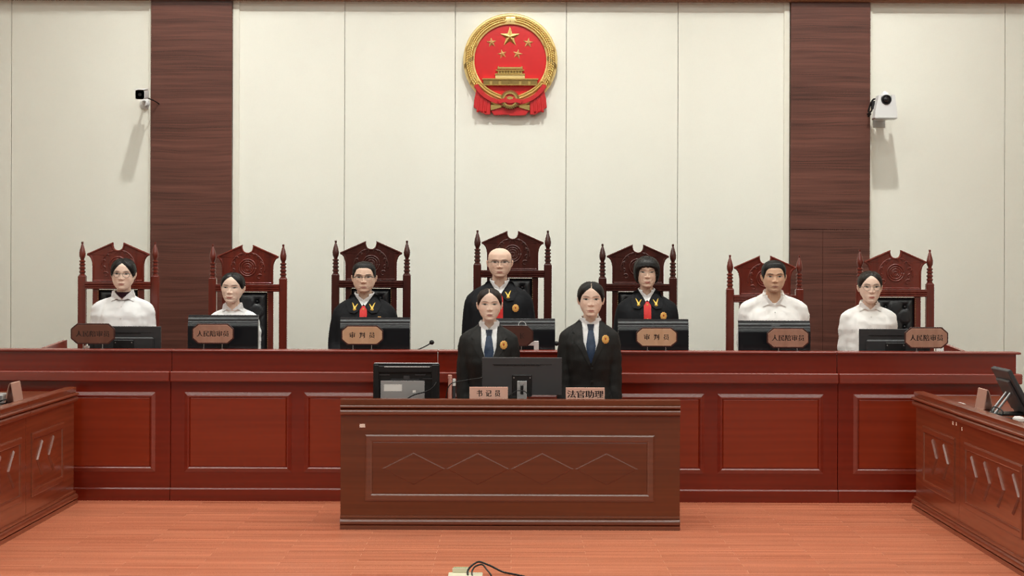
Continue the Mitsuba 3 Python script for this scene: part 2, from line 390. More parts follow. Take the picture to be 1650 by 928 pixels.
def panel_front(x0, x1, z0, z1, y, name_parent, mat_frame, mat_panel, M=None):
    """Bolection frame and raised field on a board that faces -y at y."""
    out = [(x0, z0), (x1, z0), (x1, z1), (x0, z1)]
    fr = loops_front(out, [(0, y + .001), (.0, y - .003), (.023, y - .0135), (.0255, y - .0135), (.0335, y - .0090), (.0345, y - .003), (.036, y + .0005)], cap=False)
    obj('frame_moulding', fr, mat_frame, name_parent, M=M)
    fld = loops_front([(x0 + .036, z0 + .036), (x1 - .036, z0 + .036), (x1 - .036, z1 - .036), (x0 + .036, z1 - .036)], [(0, y + .001), (0, y - .0015), (.006, y - .005), (.02, y - .005)])
    obj('panel', fld, mat_panel, name_parent, M=M)


def bench_unit(x0, x1, panels, label, end=0):
    k = thing('judges_bench', label, 'bench')
    g = .0015
    a, b = x0 + g, x1 - g
    obj('front_board', box(a, b, BY, BY + .05, .085, .818, .002), 'm_bench', k)
    obj('base', prism_x([(BY + .05, 0), (BY - .022, 0), (BY - .022, .078), (BY - .014, .088), (BY + .05, .092)], a, b), 'm_bench', k)
    obj('ledge', box(a, b + (.022 if end > 0 else 0), BY - .055, BY + .10, .817, .886, .006), 'm_bench_mould', k)
    obj('fascia', box(a, b, BY + .045, BY + .085, .886, 1.016, .001), 'm_bench', k)
    obj('cap', box(a, b + (.03 if end > 0 else 0), BY + .02, BY + .20, 1.016, 1.032, .005), 'm_bench_mould', k)
    obj('worktop', box(a, b, BY + .085, BY + .75, .90, .93, .004), 'm_bench', k)
    for xs in (a + .02, b - .02):
        obj('support_panel', box(xs - .012, xs + .012, BY + .05, BY + .70, PLAT, .90), 'm_bench', k)
    for p0, p1 in panels:
        panel_front(p0, p1, .196, .742, BY, k, 'm_bench_mould', 'm_bench_panel')
    if end:
        xe = b - .012 if end > 0 else a + .012
        xr = -3.255 if end < 0 else 3.14
        obj('end_panel', box(xe - .012, xe + .012, BY + .05, BY + .75, 0.25, .90), 'm_bench', k)
        obj('return_board', moved(prism_x([(BY + .21, .931), (BY + .92, .931), (BY + .92, 1.062), (BY + .21, 1.034)], -.014, .014), (xr, 0, 0)), 'm_bench', k)
    return k


def bx(px, py=700): return at(px, py, BY)[0]


bench_unit(-3.62, bx(275), [(bx(8), bx(250.5))], 'cherry red panelled bench section at the left end, in front of the two leftmost chairs', -1)
bench_unit(bx(275), bx(705), [(bx(297.5), bx(470)), (bx(490), bx(662))], 'cherry red panelled bench section left of the clerk desk, under the leftmost microphone')
bench_unit(bx(705), bx(920), [(bx(728), bx(900))], 'cherry red bench section mostly hidden behind the clerk desk in the centre')
bench_unit(bx(920), bx(1350), [(bx(962), bx(1135)), (bx(1156), bx(1327))], 'cherry red panelled bench section right of the clerk desk')
bench_unit(bx(1350), at(1640, 600, BY)[0], [(bx(1375), bx(1612))], 'cherry red panelled bench section at the right end, behind the right side desk', 1)


# ---------------------------------------------------------------- desks of the hall floor
def desk_profiles(y, H):
    """(top board, cornice, base) profiles in (y, z), front plane y, facing -y."""
    a = np.linspace(-PI / 2, PI / 2, 7)
    top = [(y + .05, H - .036), (y - .012, H - .036), (y - .016, H - .006), (y - .011, H), (y + .05, H)]
    hr = lambda yc, zc, r: [(yc - r * math.cos(t), zc + r * math.sin(t)) for t in a]
    cor = [(y + .04, H - .102), (y - .006, H - .102)] + hr(y - .010, H - .080, .020) + [(y - .014, H - .056)] + hr(y - .026, H - .046, .0085) + [(y + .04, H - .0362)]
    base = [(y + .04, 0), (y - .026, 0), (y - .026, .026)] + hr(y - .012, .046, .020) + [(y - .008, .068), (y - .014, .070), (y - .014, .082), (y + .04, .090)]
    return top, cor, base


def floor_desk(k, L, H, depth, panel, diamonds, mat, M, lip=.012):
    """Desk with front along x from 0 to L at y = 0 facing -y, then moved by M."""
    top, cor, base = desk_profiles(0.0, H)
    e = .001
    obj('front_board', box(e, L - e, 0, .04, .04, H - .05, .001), mat, k, M=M)
    obj('cornice', prism_x(cor, e, L - e), mat + '_mould', k, M=M, smooth=40)
    obj('base', prism_x(base, e, L - e), mat + '_mould', k, M=M, smooth=40)
    obj('top_rail', prism_x(top, e, L - e), mat, k, M=M)
    obj('desktop', box(e, L - e, .05, depth, H - lip - .033, H - lip, .003), mat, k, M=M)
    for xs in (e, L - e - .025):
        obj('side_panel', box(xs, xs + .025, .04, depth - .03, 0, H - lip - .033, .001), mat, k, M=M)
    x0, x1, z0, z1 = panel
    out = [(x0, z0), (x1, z0), (x1, z1), (x0, z1)]
    obj('frame_moulding', loops_front(out, [(0, .001), (0, -.006), (.009, -.0105), (.034, -.0105), (.0425, -.006), (.044, -.002), (.045, .001)], cap=False), mat + '_mould', k, M=M)
    obj('panel', loops_front([(x0 + .045, z0 + .045), (x1 - .045, z0 + .045), (x1 - .045, z1 - .045), (x0 + .045, z1 - .045)], [(0, .001), (.001, -.001), (.004, -.0018)]), mat, k, M=M)
    for xc, zc, hw, hh in diamonds:
        obj('diamond', loops_front([(xc - hw, zc), (xc, zc - hh), (xc + hw, zc), (xc, zc + hh)], [(0, -.001), (.0005, -.004), (.0085, -.0145), (.010, -.0145)] if mat == 'm_side' else [(0, -.001), (.0004, -.003), (.0068, -.0070), (.008, -.0070)]), mat, k, M=M)


DY, DH = 12.95, .80
dx0, dx1 = at(548.5, 750, DY)[0], at(1096, 750, DY)[0]
k = thing('clerk_desk', 'brown wooden clerk desk with four diamonds on its front, standing in the centre', 'desk')
q = lambda px: at(px, 750, DY)[0] - dx0
floor_desk(k, dx1 - dx0, DH, .68, (q(588.5), q(1054.5), .174, .580), [(q(x), .372, .1965, .099) for x in (666.5, 770, 873.8, 977.5)], 'm_desk', mat4((dx0, DY, 0)), lip=.05)
p = at(584, 685.5, DY)
obj('sticker', box(p[0] - .017, p[0] + .017, DY - .0012, DY + .002, p[2] - .012, p[2] + .010), pbr('m_sticker', (.80, .68, .60), .6), k, label='small white sticker')

LX, RX, SH = -2.965, 2.71, .785




def side_desk(label, y_near, y_far, left, panel, dia):
    k = thing('side_desk', label, 'desk')
    L = y_far - y_near
    if left:
        M = mat4((LX, y_near, 0), rz=PI / 2)
        floor_desk(k, L, SH, .70, (panel[0] - y_near, panel[1] - y_near, .18, .575), [(d - y_near, .40, .152, .115) for d in dia], 'm_side', M, lip=.03)
    else:
        M = mat4((RX, y_far, 0), rz=-PI / 2)
        floor_desk(k, L, SH, .70, (y_far - panel[1], y_far - panel[0], .18, .575), [(y_far - d, .40, .152, .115) for d in dia], 'm_side', M, lip=.03)
    return k


side_desk('wooden side desk section at the left, nearest the long bench', 12.89, 14.30, True, (13.02, 13.95), (13.30, 13.63))
side_desk('wooden side desk section at the left edge of the photo, nearer the camera', 11.2, 12.885, True, (11.35, 12.75), (11.55, 11.88, 12.21, 12.54))
ks = side_desk('wooden side desk section at the right, nearest the long bench', 12.76, 14.13, False, (12.88, 13.88), (13.20, 13.55))
ks2 = side_desk('wooden side desk section at the right edge of the photo, under the tilted monitor', 11.02, 12.755, False, (11.17, 12.61), (11.37, 11.72, 12.06, 12.40))
for px, py, w, kk in ((1536.5, 681.5, .035, ks), (1542, 683, .028, ks), (1551, 691, .02, ks2)):
    yy = RX * FOC / (px - 825.0)
    z = at(px, py, yy)[2]
    obj('sticker', box(RX - .0015, RX + .003, yy - w / 2, yy + w / 2, z - .011, z + .011), 'm_sticker', kk, label='small white sticker')

# ---------------------------------------------------------------- chairs of the judges
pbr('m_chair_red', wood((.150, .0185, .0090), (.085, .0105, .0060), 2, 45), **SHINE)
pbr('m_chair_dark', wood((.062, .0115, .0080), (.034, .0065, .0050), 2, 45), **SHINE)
bumped('m_leather', (.012, .013, .016), lambda p, n, uv: fbm(p.x * 170, p.y * 170, p.z * 170, 2), .0012, .33, .55)
pbr('m_nail', (.42, .30, .14), .3, .5, metallic=1.0)

CY = 15.85


def crest_outline():
    n = []
    # anticlockwise seen from the front (x right, z up), z measured down from the chair's top
    right = [(.192, -.301), (.192, -.185)]
    for t in np.linspace(0, 1, 7)[1:]:
        a = t * PI / 2
        right.append((.192 + .040 * (1 - math.cos(a)), -.185 + .082 * math.sin(a)))
    right += [(.233, -.090), (.039, -.004), (.039, -.026)]
    for t in np.linspace(0, 1, 5)[1:]:
        a = -t * PI / 2
        right.append((.036 * math.cos(a), -.034 + .030 * math.sin(a)))
    return right + [(-x, z) for x, z in right[::-1] if x > 1e-6]


def carving_mesh(y):
    c = (-.176)
    ms = []
    ring = lambda r, w, x0=0.0, z0=c, a0=0, a1=2 * PI, n=40: tube([(x0 + r * math.cos(a), y, z0 + r * math.sin(a)) for a in np.linspace(a0, a1, n)], w, 8)
    ms += [ring(.062, .0070), ring(.046, .0058)]
    ms += [ring(.030, .0052, 0, c, .1, PI - .1, 14), ring(.016, .0050, 0, c - .006, 0, 2 * PI, 16)]
    for sx in (-1, 1):
        ms.append(tube(curve([(sx * .006, y, c + .030), (sx * .018, y, c + .012), (sx * .030, y, c - .008), (sx * .016, y, c - .028)], 10), .0045, 6))
        ms.append(ring(.128, .0052, 0, c - .012, PI / 2 - sx * .34, PI / 2 - sx * 1.72, 24))
        for r, cx, cz, a0, a1 in ((.021, .030, .092, 0, 4.2), (.019, .078, .070, -.6, 3.6), (.017, .104, .028, -.8, 3.8), (.022, .090, -.070, .6, 5.2), (.014, .104, -.022, 1.2, 5.0)):
            t = np.linspace(a0, a1, 16)
            rr = r * (1 - .55 * (t - a0) / (a1 - a0))
            ms.append(tube(np.stack([sx * (cx + rr * np.cos(t)), np.full(16, y), c + cz + rr * np.sin(t)], 1), np.linspace(.0066, .0042, 16), 7))
        ms.append(tube(curve([(sx * .098, y, c + .052), (sx * .112, y, c), (sx * .100, y, c - .055)], 10), .0045, 6))
    return join(ms)


def tufted(hw, z0, z1, y, cols, rows):
    nx, nz = 41, 61
    xs, zs = np.meshgrid(np.linspace(-hw, hw, nx), np.linspace(z0, z1, nz))
    e = np.minimum(np.minimum(hw - np.abs(xs), z1 - zs), zs - z0)
    d = .034 * (1 - np.exp(-e / .018))
    for cx in cols:
        for cz in rows:
            q = (xs - cx) ** 2 + (zs - cz) ** 2
            d -= .020 * np.exp(-q / .020 ** 2)
            for ang in (.8, 2.35, 3.9, 5.5):
                u = (xs - cx) * math.cos(ang) + (zs - cz) * math.sin(ang)
                w = -(xs - cx) * math.sin(ang) + (zs - cz) * math.cos(ang)
                d -= .006 * np.exp(-(w / .008) ** 2) * np.exp(-((u - .03) / .035) ** 2)
    v = np.stack([xs, y - d, zs], -1).reshape(-1, 3)
    i = np.arange((nz - 1) * nx).reshape(nz - 1, nx)[:, :-1].ravel()
    f = np.vstack([np.stack([i, i + 1, i + nx + 1], 1), np.stack([i, i + nx + 1, i + nx], 1)])
    front = trimesh.Trimesh(v, f, process=False)
    return join([front, box(-hw, hw, y, y + .02, z0, z1)])


CREST = Polygon(crest_outline())
KEEP = {}


def judge_chair(pl, pr, py, red, label):
    k = thing('judge_chair', label, 'chair', 'carved high-backed chairs behind the bench')
    A, B = at(pl, py, CY), at(pr, py, CY)
    xc, zt, W = (A[0] + B[0]) / 2, (A[2] + B[2]) / 2, (B[0] - A[0]) / 2
    W = round(W, 3)
    m = 'm_chair_red' if red else 'm_chair_dark'
    M = mat4((xc, CY, zt))
    h = zt - PLAT                                               # full height above the dais
    seat = min(max(.40, h - 1.08), .48)
    for s in (-1, 1):
        o = obj('post', [moved(lathe([(.0, 0), (.008, -.001), (.009, -.012), (.006, -.018), (.010, -.030), (.019, -.060), (.0245, -.088), (.0225, -.112), (.014, -.131), (.013, -.138), (.024, -.143), (.024, -.151), (.017, -.156),
                         (.017, -.163), (.024, -.168), (.024, -.176), (.017, -.181), (.018, -.190), (.0245, -.195), (.0245, -.203), (.018, -.208), (.018, -.217), (.0245, -.222), (.0245, -.231), (.019, -.236), (.019, -.246), (.026, -.250), (.026, -.258), (0, -.258)], 20), (s * W, .03, 0)),
                         moved(box(-.029, .029, -.029, .029, -h, -.256, .004), (s * W, .03, 0))], m, k, smooth=35, M=M)
    obj('crest_panel', [loops_front(list(CREST.exterior.coords)[:-1], [(0, .030), (0, -.004), (.004, -.010), (.010, -.010), (.015, -.0035)])], m, k, M=M)
    obj('carving', carving_mesh(-.0030), m, k, smooth=True, M=M)
    prof = [(.045, -.356), (-.004, -.356), (-.012, -.352), (-.012, -.342), (-.005, -.339), (-.012, -.336), (-.012, -.326), (-.005, -.323), (-.012, -.320), (-.012, -.302), (-.010, -.300), (.045, -.300)]
    obj('cross_rail', prism_x(prof[::-1], -W + .027, W - .027), m, k, M=M)
    zs = -(h - seat)
    for s in (-1, 1):
        obj('stile', box(s * .169 - .023, s * .169 + .023, .006, .040, zs - .02, -.355, .003), m, k, M=M)
    cu = obj('back_cushion', tufted(.146, zs + .06, -.362, .034, (-.072, .072), np.arange(-.430, zs + .1, -.15)), 'm_leather', k, smooth=40, M=M)
    bt = [moved(trimesh.creation.icosphere(2, .009), (cx, .012, cz)) for cx in (-.072, .072) for cz in np.arange(-.430, zs + .1, -.15)]
    obj('button', bt, 'm_leather', cu, smooth=True, M=M, kind='stuff')
    nails = [moved(trimesh.creation.icosphere(1, .004), (s * .150, .004, z)) for s in (-1, 1) for z in np.arange(-.372, zs + .08, -.014)]
    nails += [moved(trimesh.creation.icosphere(1, .004), (x, .004, -.362)) for x in np.arange(-.146, .147, .014)]
    obj('nail_trim', nails, 'm_nail', cu, smooth=True, M=M, kind='stuff')
    obj('lower_rail', box(-W + .028, W - .028, .008, .045, zs - .06, zs + .05, .004), m, k, M=M)
    obj('seat', box(-.25, .25, -.50, .012, zs - .07, zs - .0, .02), 'm_leather', k, M=M)
    obj('seat_frame', box(-.245, .245, -.49, .012, zs - .12, zs - .068, .005), m, k, M=M)
    for s in (-1, 1):
        obj('leg', box(s * .235 - .027, s * .235 + .027, -.49, -.436, -h, zs - .068, .005), m, k, M=M)
        obj('armrest', [box(s * W - .03, s * W + .03, -.46, .005, zs + .20, zs + .235, .008), box(s * W - .022, s * W + .022, -.45, -.406, zs - .09, zs + .202, .004)], m, k, M=M)
    return k


judge_chair(131.6, 249.3, 389.5, True, 'carved red wood high-backed chair leftmost in the row')
judge_chair(342.4, 456, 393.5, True, 'carved red wood high-backed chair, second from the left in the row')
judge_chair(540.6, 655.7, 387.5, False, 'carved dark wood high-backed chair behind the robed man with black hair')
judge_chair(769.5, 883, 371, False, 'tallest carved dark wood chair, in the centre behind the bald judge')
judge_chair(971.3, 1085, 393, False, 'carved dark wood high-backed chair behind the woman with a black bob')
judge_chair(1177, 1289, 411, True, 'carved red wood high-backed chair behind the man in a white shirt')
judge_chair(1386.7, 1499.7, 402, True, 'carved red wood high-backed chair rightmost in the row')

# ---------------------------------------------------------------- things on the bench
pbr('m_copper', mikit.proc(lambda p, n, uv: mix((.48, .26, .19), (.64, .38, .29), fbm(p.x * 26, p.z * 3, 2.0, 3))), .32, .5, metallic=.6)
pbr('m_copper_shaded', mikit.proc(lambda p, n, uv: mix((.15, .062, .042), (.20, .085, .060), fbm(p.x * 26, p.z * 3, 2.0, 3))), .35, .5, metallic=.4)  # copper with the shade on the leftmost plaque put into its colour
pbr('m_brown_face', (.085, .028, .019), .4, .5)
pbr('m_tan', mikit.proc(lambda p, n, uv: mix((.56, .33, .19), (.64, .40, .26), fbm(p.x * 30, p.z * 9, 2.0, 3))), .5, .5, metallic=.15)
pbr('m_plaquewood', (.050, .012, .008), .35, .5, clearcoat=.3)
pbr('m_ink', (.030, .012, .010), .5, .3)
pbr('m_steel', (.55, .54, .53), .3, .5, metallic=1.0)
pbr('m_gloss', (.010, .011, .014), .16, .5)
pbr('m_matte', (.026, .026, .029), .45, .5)
pbr('m_grey', (.042, .042, .046), .42, .5)
pbr('m_darkplastic', (.008, .008, .009), .4, .4)
pbr('m_silver', (.52, .53, .54), .35, .5, metallic=.6)
pbr('m_screen', (.006, .006, .007), .12, .5)
pbr('m_mark', (.62, .62, .63), .35, .5)
pbr('m_white', (.80, .78, .76), .4, .5)
pbr('m_blue', (.01, .015, .10), .35, .5)
scene['m_foil'] = {'type': 'principled', 'base_color': rgb(.62, .36, .28), 'roughness': .42, 'specular': .5, 'metallic': .35}

PY = BY + .10          # plaques stand on the cap
CAPZ = 1.032


def plaque(px0, px1, py0, py1, text, label, mat='m_copper', tw=.78):
    k = thing('name_plaque', label, 'name plaque', 'octagonal name plaques on the bench')
    A, B = at(px0, py0, PY), at(px1, py1, PY)
    x0, x1, z1, z0 = A[0], B[0], A[2], B[2]
    w, h = x1 - x0, z1 - z0
    xc, zc = (x0 + x1) / 2, (z0 + z1) / 2
    c, d = w * .145, h * .265
    oct_ = [(-w / 2 + c, -h / 2), (w / 2 - c, -h / 2), (w / 2, -h / 2 + d), (w / 2, h / 2 - d), (w / 2 - c, h / 2), (-w / 2 + c, h / 2), (-w / 2, h / 2 - d), (-w / 2, -h / 2 + d)]
    M = mat4((xc, PY, zc))
    obj('board', loops_front(oct_, [(.004, .018), (0, .016), (0, .002), (.0015, 0), (.008, 0), (.0095, .0025)]), 'm_plaquewood', k, M=M)
    obj('face', loops_front([(x * .945, z * .89) for x, z in oct_], [(0, .0026), (0, .0006), (.001, .0001)]), mat, k, M=M)
    obj('lettering', moved(writing(text, w * tw, h * .29 if len(text) == 5 else h * .29, gap=.10 if len(text) == 5 else .42), (0, .0002, 0)), 'm_ink', k, M=M, label=f'dark lettering {text}')
    zl = CAPZ - zc
    for s in (-1, 1):
        obj('leg', [moved(tube([(s * w * .22, .010, zl + .001), (s * w * .22, .010, -h / 2 + .004)], .0028, 8), (0, 0, 0)), box(s * w * .22 - .010, s * w * .22 + .010, -.004, .024, zl, zl + .002)], 'm_steel', k, M=M)
    return k


plaque(114, 185, 521, 554.5, '人民陪审员', 'copper octagonal plaque with shade in its colour, reading 人民陪审员, leftmost on the bench', 'm_copper_shaded')
plaque(309.5, 376.8, 521, 554.2, '人民陪审员', 'shiny copper octagonal plaque reading 人民陪审员 before the smiling woman')
plaque(550, 617.7, 524, 556, '审判员', 'tan octagonal plaque reading 审判员 before the robed man with black hair', 'm_tan', .70)
plaque(791, 859.5, 524.5, 558, '审判长', 'dark octagonal plaque half hidden behind the left standing clerk', 'm_brown_face', .70)
plaque(1025, 1091.6, 527.3, 559, '审判员', 'tan octagonal plaque reading 审判员 before the woman with a black bob', 'm_tan', .70)
plaque(1236, 1304, 528, 561, '人民陪审员', 'copper octagonal plaque reading 人民陪审员 before the man in a white shirt')
plaque(1458, 1528, 527, 561.5, '人民陪审员', 'copper octagonal plaque reading 人民陪审员, rightmost on the bench')


def monitor(x0, x1, ztop, y, deck, H, style, label, tilt=0.0, mark=None, rz=0.0, lean=0.0, neck=True):
    """Screen faces +y, the back faces the camera (-y)."""
    k = thing('computer_monitor', label, 'monitor')
    W = x1 - x0
    M = mat4(((x0 + x1) / 2, y, ztop), rz=rz) @ mat4(rx=lean)
    m = {'gloss': 'm_gloss', 'matte': 'm_matte', 'grey': 'm_grey'}[style]
    w = W / 2
    if style == 'gloss':
        a = np.linspace(0, 1, 15)
        prof = [(.0, -H), (-.030, -H), (-.048, -H + .03), (-.048, -.105), (-.048, -.099)] + [(-.048 + .040 * t ** 2.2, -.098 + .096 * t) for t in a[1:]] + [(-.006, 0), (.0, 0)]
        body = prism_x([p for p in prof][::-1], -w, w)
    else:
        body = join([box(-w, w, -.020, .0, -H, 0, .003), box(-w * .82, w * .82, -.042, -.018, -H + .015, -.075, .010)]) if style == 'matte' else join([box(-w, w, -.030, .0, -H, 0, .003)])
    obj('housing', body, m, k, M=M, smooth=25)
    obj('screen', box(-w + .012, w - .012, .0002, .0022, -H + .018, -.012), 'm_screen', k, M=M)
    if style != 'gloss':
        yy = -.0205 if style == 'matte' else -.0305
        obj('vent_slot', [box(-w * .74, w * .74, yy - .0015, yy + .004, -.047, -.043), box(-w * .70, w * .45, yy - .004, yy + .002, -.0505, -.0475)], 'm_darkplastic', k, M=M)
        zb = -H * .46 if style == 'grey' else -.095
        yb = yy - .010 if style == 'grey' else -.052
        bw = .062 if style == 'grey' else .070
        br = obj('bracket', box(-bw, bw, yb, yy + .004, -H - .01 if style == 'grey' else -H + .03, zb, .004), 'm_darkplastic', k, M=M)
        for s in (-1, 1):
            obj('screw', moved(lathe([(0, 0), (.005, 0), (.0045, .003), (0, .003)], 10), (s * bw * .82, yb, zb - .018), rx=PI / 2), 'm_steel', br, M=M)
    elif mark == 'ring':
        t = np.linspace(0, 2 * PI, 32)
        obj('emblem_ring', tube(np.stack([.014 + .026 * np.cos(t), -.0375 + .011 * np.sin(t), -.045 + .024 * np.sin(t)], 1), .0020, 8), 'm_mark', k, M=M)
    elif mark == 'dot':
        t = np.linspace(0, 2 * PI, 20)
        obj('emblem_ring', tube(np.stack([.012 * np.cos(t) + .01, -.0335 + .0058 * np.sin(t), -.038 + .011 * np.sin(t)], 1), .0012, 6), 'm_grey', k, M=M)
    elif mark == 'bar':
        obj('badge', moved(box(-.030, .030, -.001, .001, -.006, .006), (.01, -.0335, -.034), rx=-.42), 'm_grey', k, M=M)
    if neck:
        zd = deck - ztop
        sm = 'm_darkplastic' if style != 'grey' else 'm_silver'
        M2 = mat4(((x0 + x1) / 2, y, ztop), rz=rz)
        if style == 'grey':
            obj('neck', [box(-.031, -.0125, -.056, -.040, zd + .008, -H * .62, .002), box(.0125, .031, -.056, -.040, zd + .008, -H * .62, .002), box(-.0125, .0125, -.056, -.040, -H * .62 - .022, -H * .62, .001), box(-.0125, .0125, -.050, -.044, zd + .008, -H * .62 - .02)], sm, k, M=M2, label='silver stand column with a dark slot')
            obj('slot', box(-.009, .009, -.0565, -.050, -H * .62 - .085, -H * .62 - .028, .004), 'm_darkplastic', k, M=M2)
        else:
            obj('neck', box(-.035, .035, -.075, -.040, zd + .008, -H * .55, .004), sm, k, M=M2)
        obj('stand_base', box(-.12, .12, -.10, .08, zd, zd + .010, .003), sm, k, M=M2)
    return k


def bench_monitor(p0, p1, py, style, label, mark=None):
    Y = 14.82
    A, B = at(p0, py, Y), at(p1, py, Y)
    return monitor(A[0], B[0], (A[2] + B[2]) / 2, Y, .93, .29, style, label, mark=mark)


bench_monitor(143, 260, 525.5, 'matte', 'matte black monitor seen from behind, leftmost on the bench, behind a dark plaque')
bench_monitor(304.5, 417.3, 507.5, 'gloss', 'glossy black monitor before the smiling woman, behind a shiny copper plaque')
bench_monitor(549, 661, 511, 'gloss', 'glossy black monitor before the robed man with black hair')
bench_monitor(782, 894.5, 513, 'gloss', 'glossy black monitor with a ring emblem before the bald judge', 'ring')
bench_monitor(996, 1109, 514, 'gloss', 'glossy black monitor before the woman with a black bob', 'dot')
bench_monitor(1189, 1304.5, 516.5, 'gloss', 'glossy black monitor before the man in a white shirt', 'bar')
bench_monitor(1384, 1498, 530, 'matte', 'matte black monitor seen from behind, rightmost on the bench, partly behind a plaque')


def gooseneck(pts, label, r=.004, ball=.0165, base=None):
    k = thing('gooseneck_microphone', label, 'microphone')
    obj('stem', tube(curve(pts, 18), r, 8), 'm_darkplastic', k, smooth=True)
    p, d = np.array(pts[-1], float), np.array(pts[-1], float) - np.array(pts[-2], float)
    b = trimesh.creation.icosphere(3, ball)
    obj('windscreen', moved(b, p), 'm_darkplastic', k, smooth=True)
    if base is not None:
        obj('base', moved(lathe([(0, 0), (.045, 0), (.045, .012), (.030, .022), (0, .024)], 20), base), 'm_darkplastic', k, smooth=40)
    return k


Y = 14.78
a, b = at(695.8, 551.7, Y), at(671, 564, Y)
gooseneck([(b[0] - .10, Y, .95), (b[0] - .05, Y, 1.01), b, a], 'black gooseneck microphone on the bench beside the centre joint', base=(b[0] - .10, Y, .93))
a = at(897, 553.5, Y)
gooseneck([(a[0] + .10, Y, .95), (a[0] + .06, Y, 1.03), a], 'black gooseneck microphone peeking out left of the right clerk', base=(a[0] + .10, Y, .93))

# white paper pieces and a cup on the worktop behind the cap
Y = 14.66
c = at(140, 559, Y)
k = thing('paper_cup', 'small white paper cup under the leftmost plaque', 'cup')
obj('cup_wall', moved(lathe([(.016, 0), (.019, .002), (.0195, .115), (.021, .118), (.0195, .119), (.017, .116), (.015, .006), (0, .006)], 24), (c[0], Y, .93)), 'm_white', k, smooth=40)
c = at(864.3, 558, Y)
k = thing('paper_box', 'small white paper box beside the dark centre plaque', 'box')
zt = at(864, 549.5, Y)[2]
obj('carton', box(c[0] - .017, c[0] + .017, Y, Y + .05, .93, zt, .002), 'm_white', k)
obj('flap', hull([(c[0] - .075, Y - .002, zt - .028), (c[0] - .075, Y + .002, zt - .031), (c[0] - .016, Y - .002, zt - .001), (c[0] - .016, Y + .002, zt - .004), (c[0] - .016, Y - .002, zt - .03), (c[0] - .016, Y + .002, zt - .033)]), 'm_white', k)
c = at(1516, 561, Y + .25)
k = thing('folded_paper', 'folded white paper beside the rightmost plaque', 'paper')
obj('sheet', hull([(c[0] - .03, Y + .22, .931), (c[0] + .022, Y + .22, .931), (c[0] - .03, Y + .30, .931), (c[0] + .022, Y + .30, .931), (c[0] - .03, Y + .26, 1.052), (c[0] + .022, Y + .26, 1.052)]), 'm_white', k)

# ---------------------------------------------------------------- clerk desk
DT = DH - .05
YM = 13.26
A, B = at(777, 575.5, YM), at(905.5, 575.5, YM)
monitor(A[0], B[0], A[2], YM, DT, .235, 'grey', 'dark grey monitor with silver stand between the two standing clerks')
labels['computer_monitor_007'] = {**labels['computer_monitor_007']}

# the opened black case with a metal plate
Y = 13.25
A, B = at(601.5, 586, Y), at(708, 642, Y)
k = thing('all_in_one_computer', 'black computer seen from behind with a silver metal plate, left on the clerk desk', 'computer')
x0, x1, zt = A[0], B[0], A[2]
w = x1 - x0
obj('housing', [box(x0, x1, Y, Y + .05, DT + .008, zt, .004), box(x0 + .005, x0 + .038, Y - .022, Y + .01, DT + .004, zt - .004, .005), box(x1 - .05, x1 - .004, Y - .022, Y + .01, DT + .004, zt - .004, .005), box(x0 + .03, x1 - .03, Y - .020, Y + .01, zt - .055, zt - .012, .005)], 'm_darkplastic', k)
obj('screen', box(x0 + .012, x1 - .012, Y + .0502, Y + .052, DT + .03, zt - .012), 'm_screen', k)
obj('top_highlight', box(x0 + .006, x1 - .004, Y - .004, Y + .012, zt - .0005, zt + .006, .002), 'm_silver', k)  # bright strip standing in for the highlight along the top edge
obj('rib', box(x0 + .07, x1 - .06, Y - .0235, Y - .018, zt - .021, zt - .016, .001), 'm_mark', k)
for q in (box(x0 + .035, x0 + .105, Y - .006, Y + .004, zt - .074, zt - .064, .002), box(x1 - .155, x1 - .085, Y - .006, Y + .004, zt - .074, zt - .064, .002), box(x0 + .19, x0 + .23, Y - .010, Y + .004, zt - .10, zt - .075, .002)):
    obj('latch', q, 'm_grey', k)
obj('hinge_bar', [box(x0 + .11, x0 + .29, Y - .008, Y + .004, zt - .118, zt - .094, .003), box(x1 - .105, x1 - .045, Y - .024, Y - .018, zt - .093, zt - .088)], 'm_matte', k)
pA, pB = at(613.5, 613, Y), at(684.5, 641, Y)
obj('metal_plate', box(pA[0], pB[0], Y - .014, Y + .002, DT + .012, pA[2], .002), 'm_silver', k)
lA, lB = at(619, 619, Y), at(648, 630, Y)
obj('paper_label', box(lA[0], lB[0], Y - .0152, Y - .0138, lB[2], lA[2]), 'm_white', k)
obj('paper_label', box(pB[0] - .075, pB[0] - .055, Y - .0152, Y - .0138, pA[2] - .075, pA[2] - .06), 'm_white', k)
obj('base_bar', box(x0 + .02, x1 - .06, Y - .03, Y + .09, DT, DT + .010, .002), 'm_darkplastic', k)
k = thing('power_cable', 'thin black cable hanging in front of the silver metal plate', 'cable')
obj('wire', tube(curve([at(703, 616, Y - .05), at(698, 624, Y - .06), at(686, 631, Y - .06), at(668, 636, Y - .06), at(656, 643, Y - .06) + [0, 0, .0]], 30), .0042, 8), 'm_darkplastic', k, smooth=True)


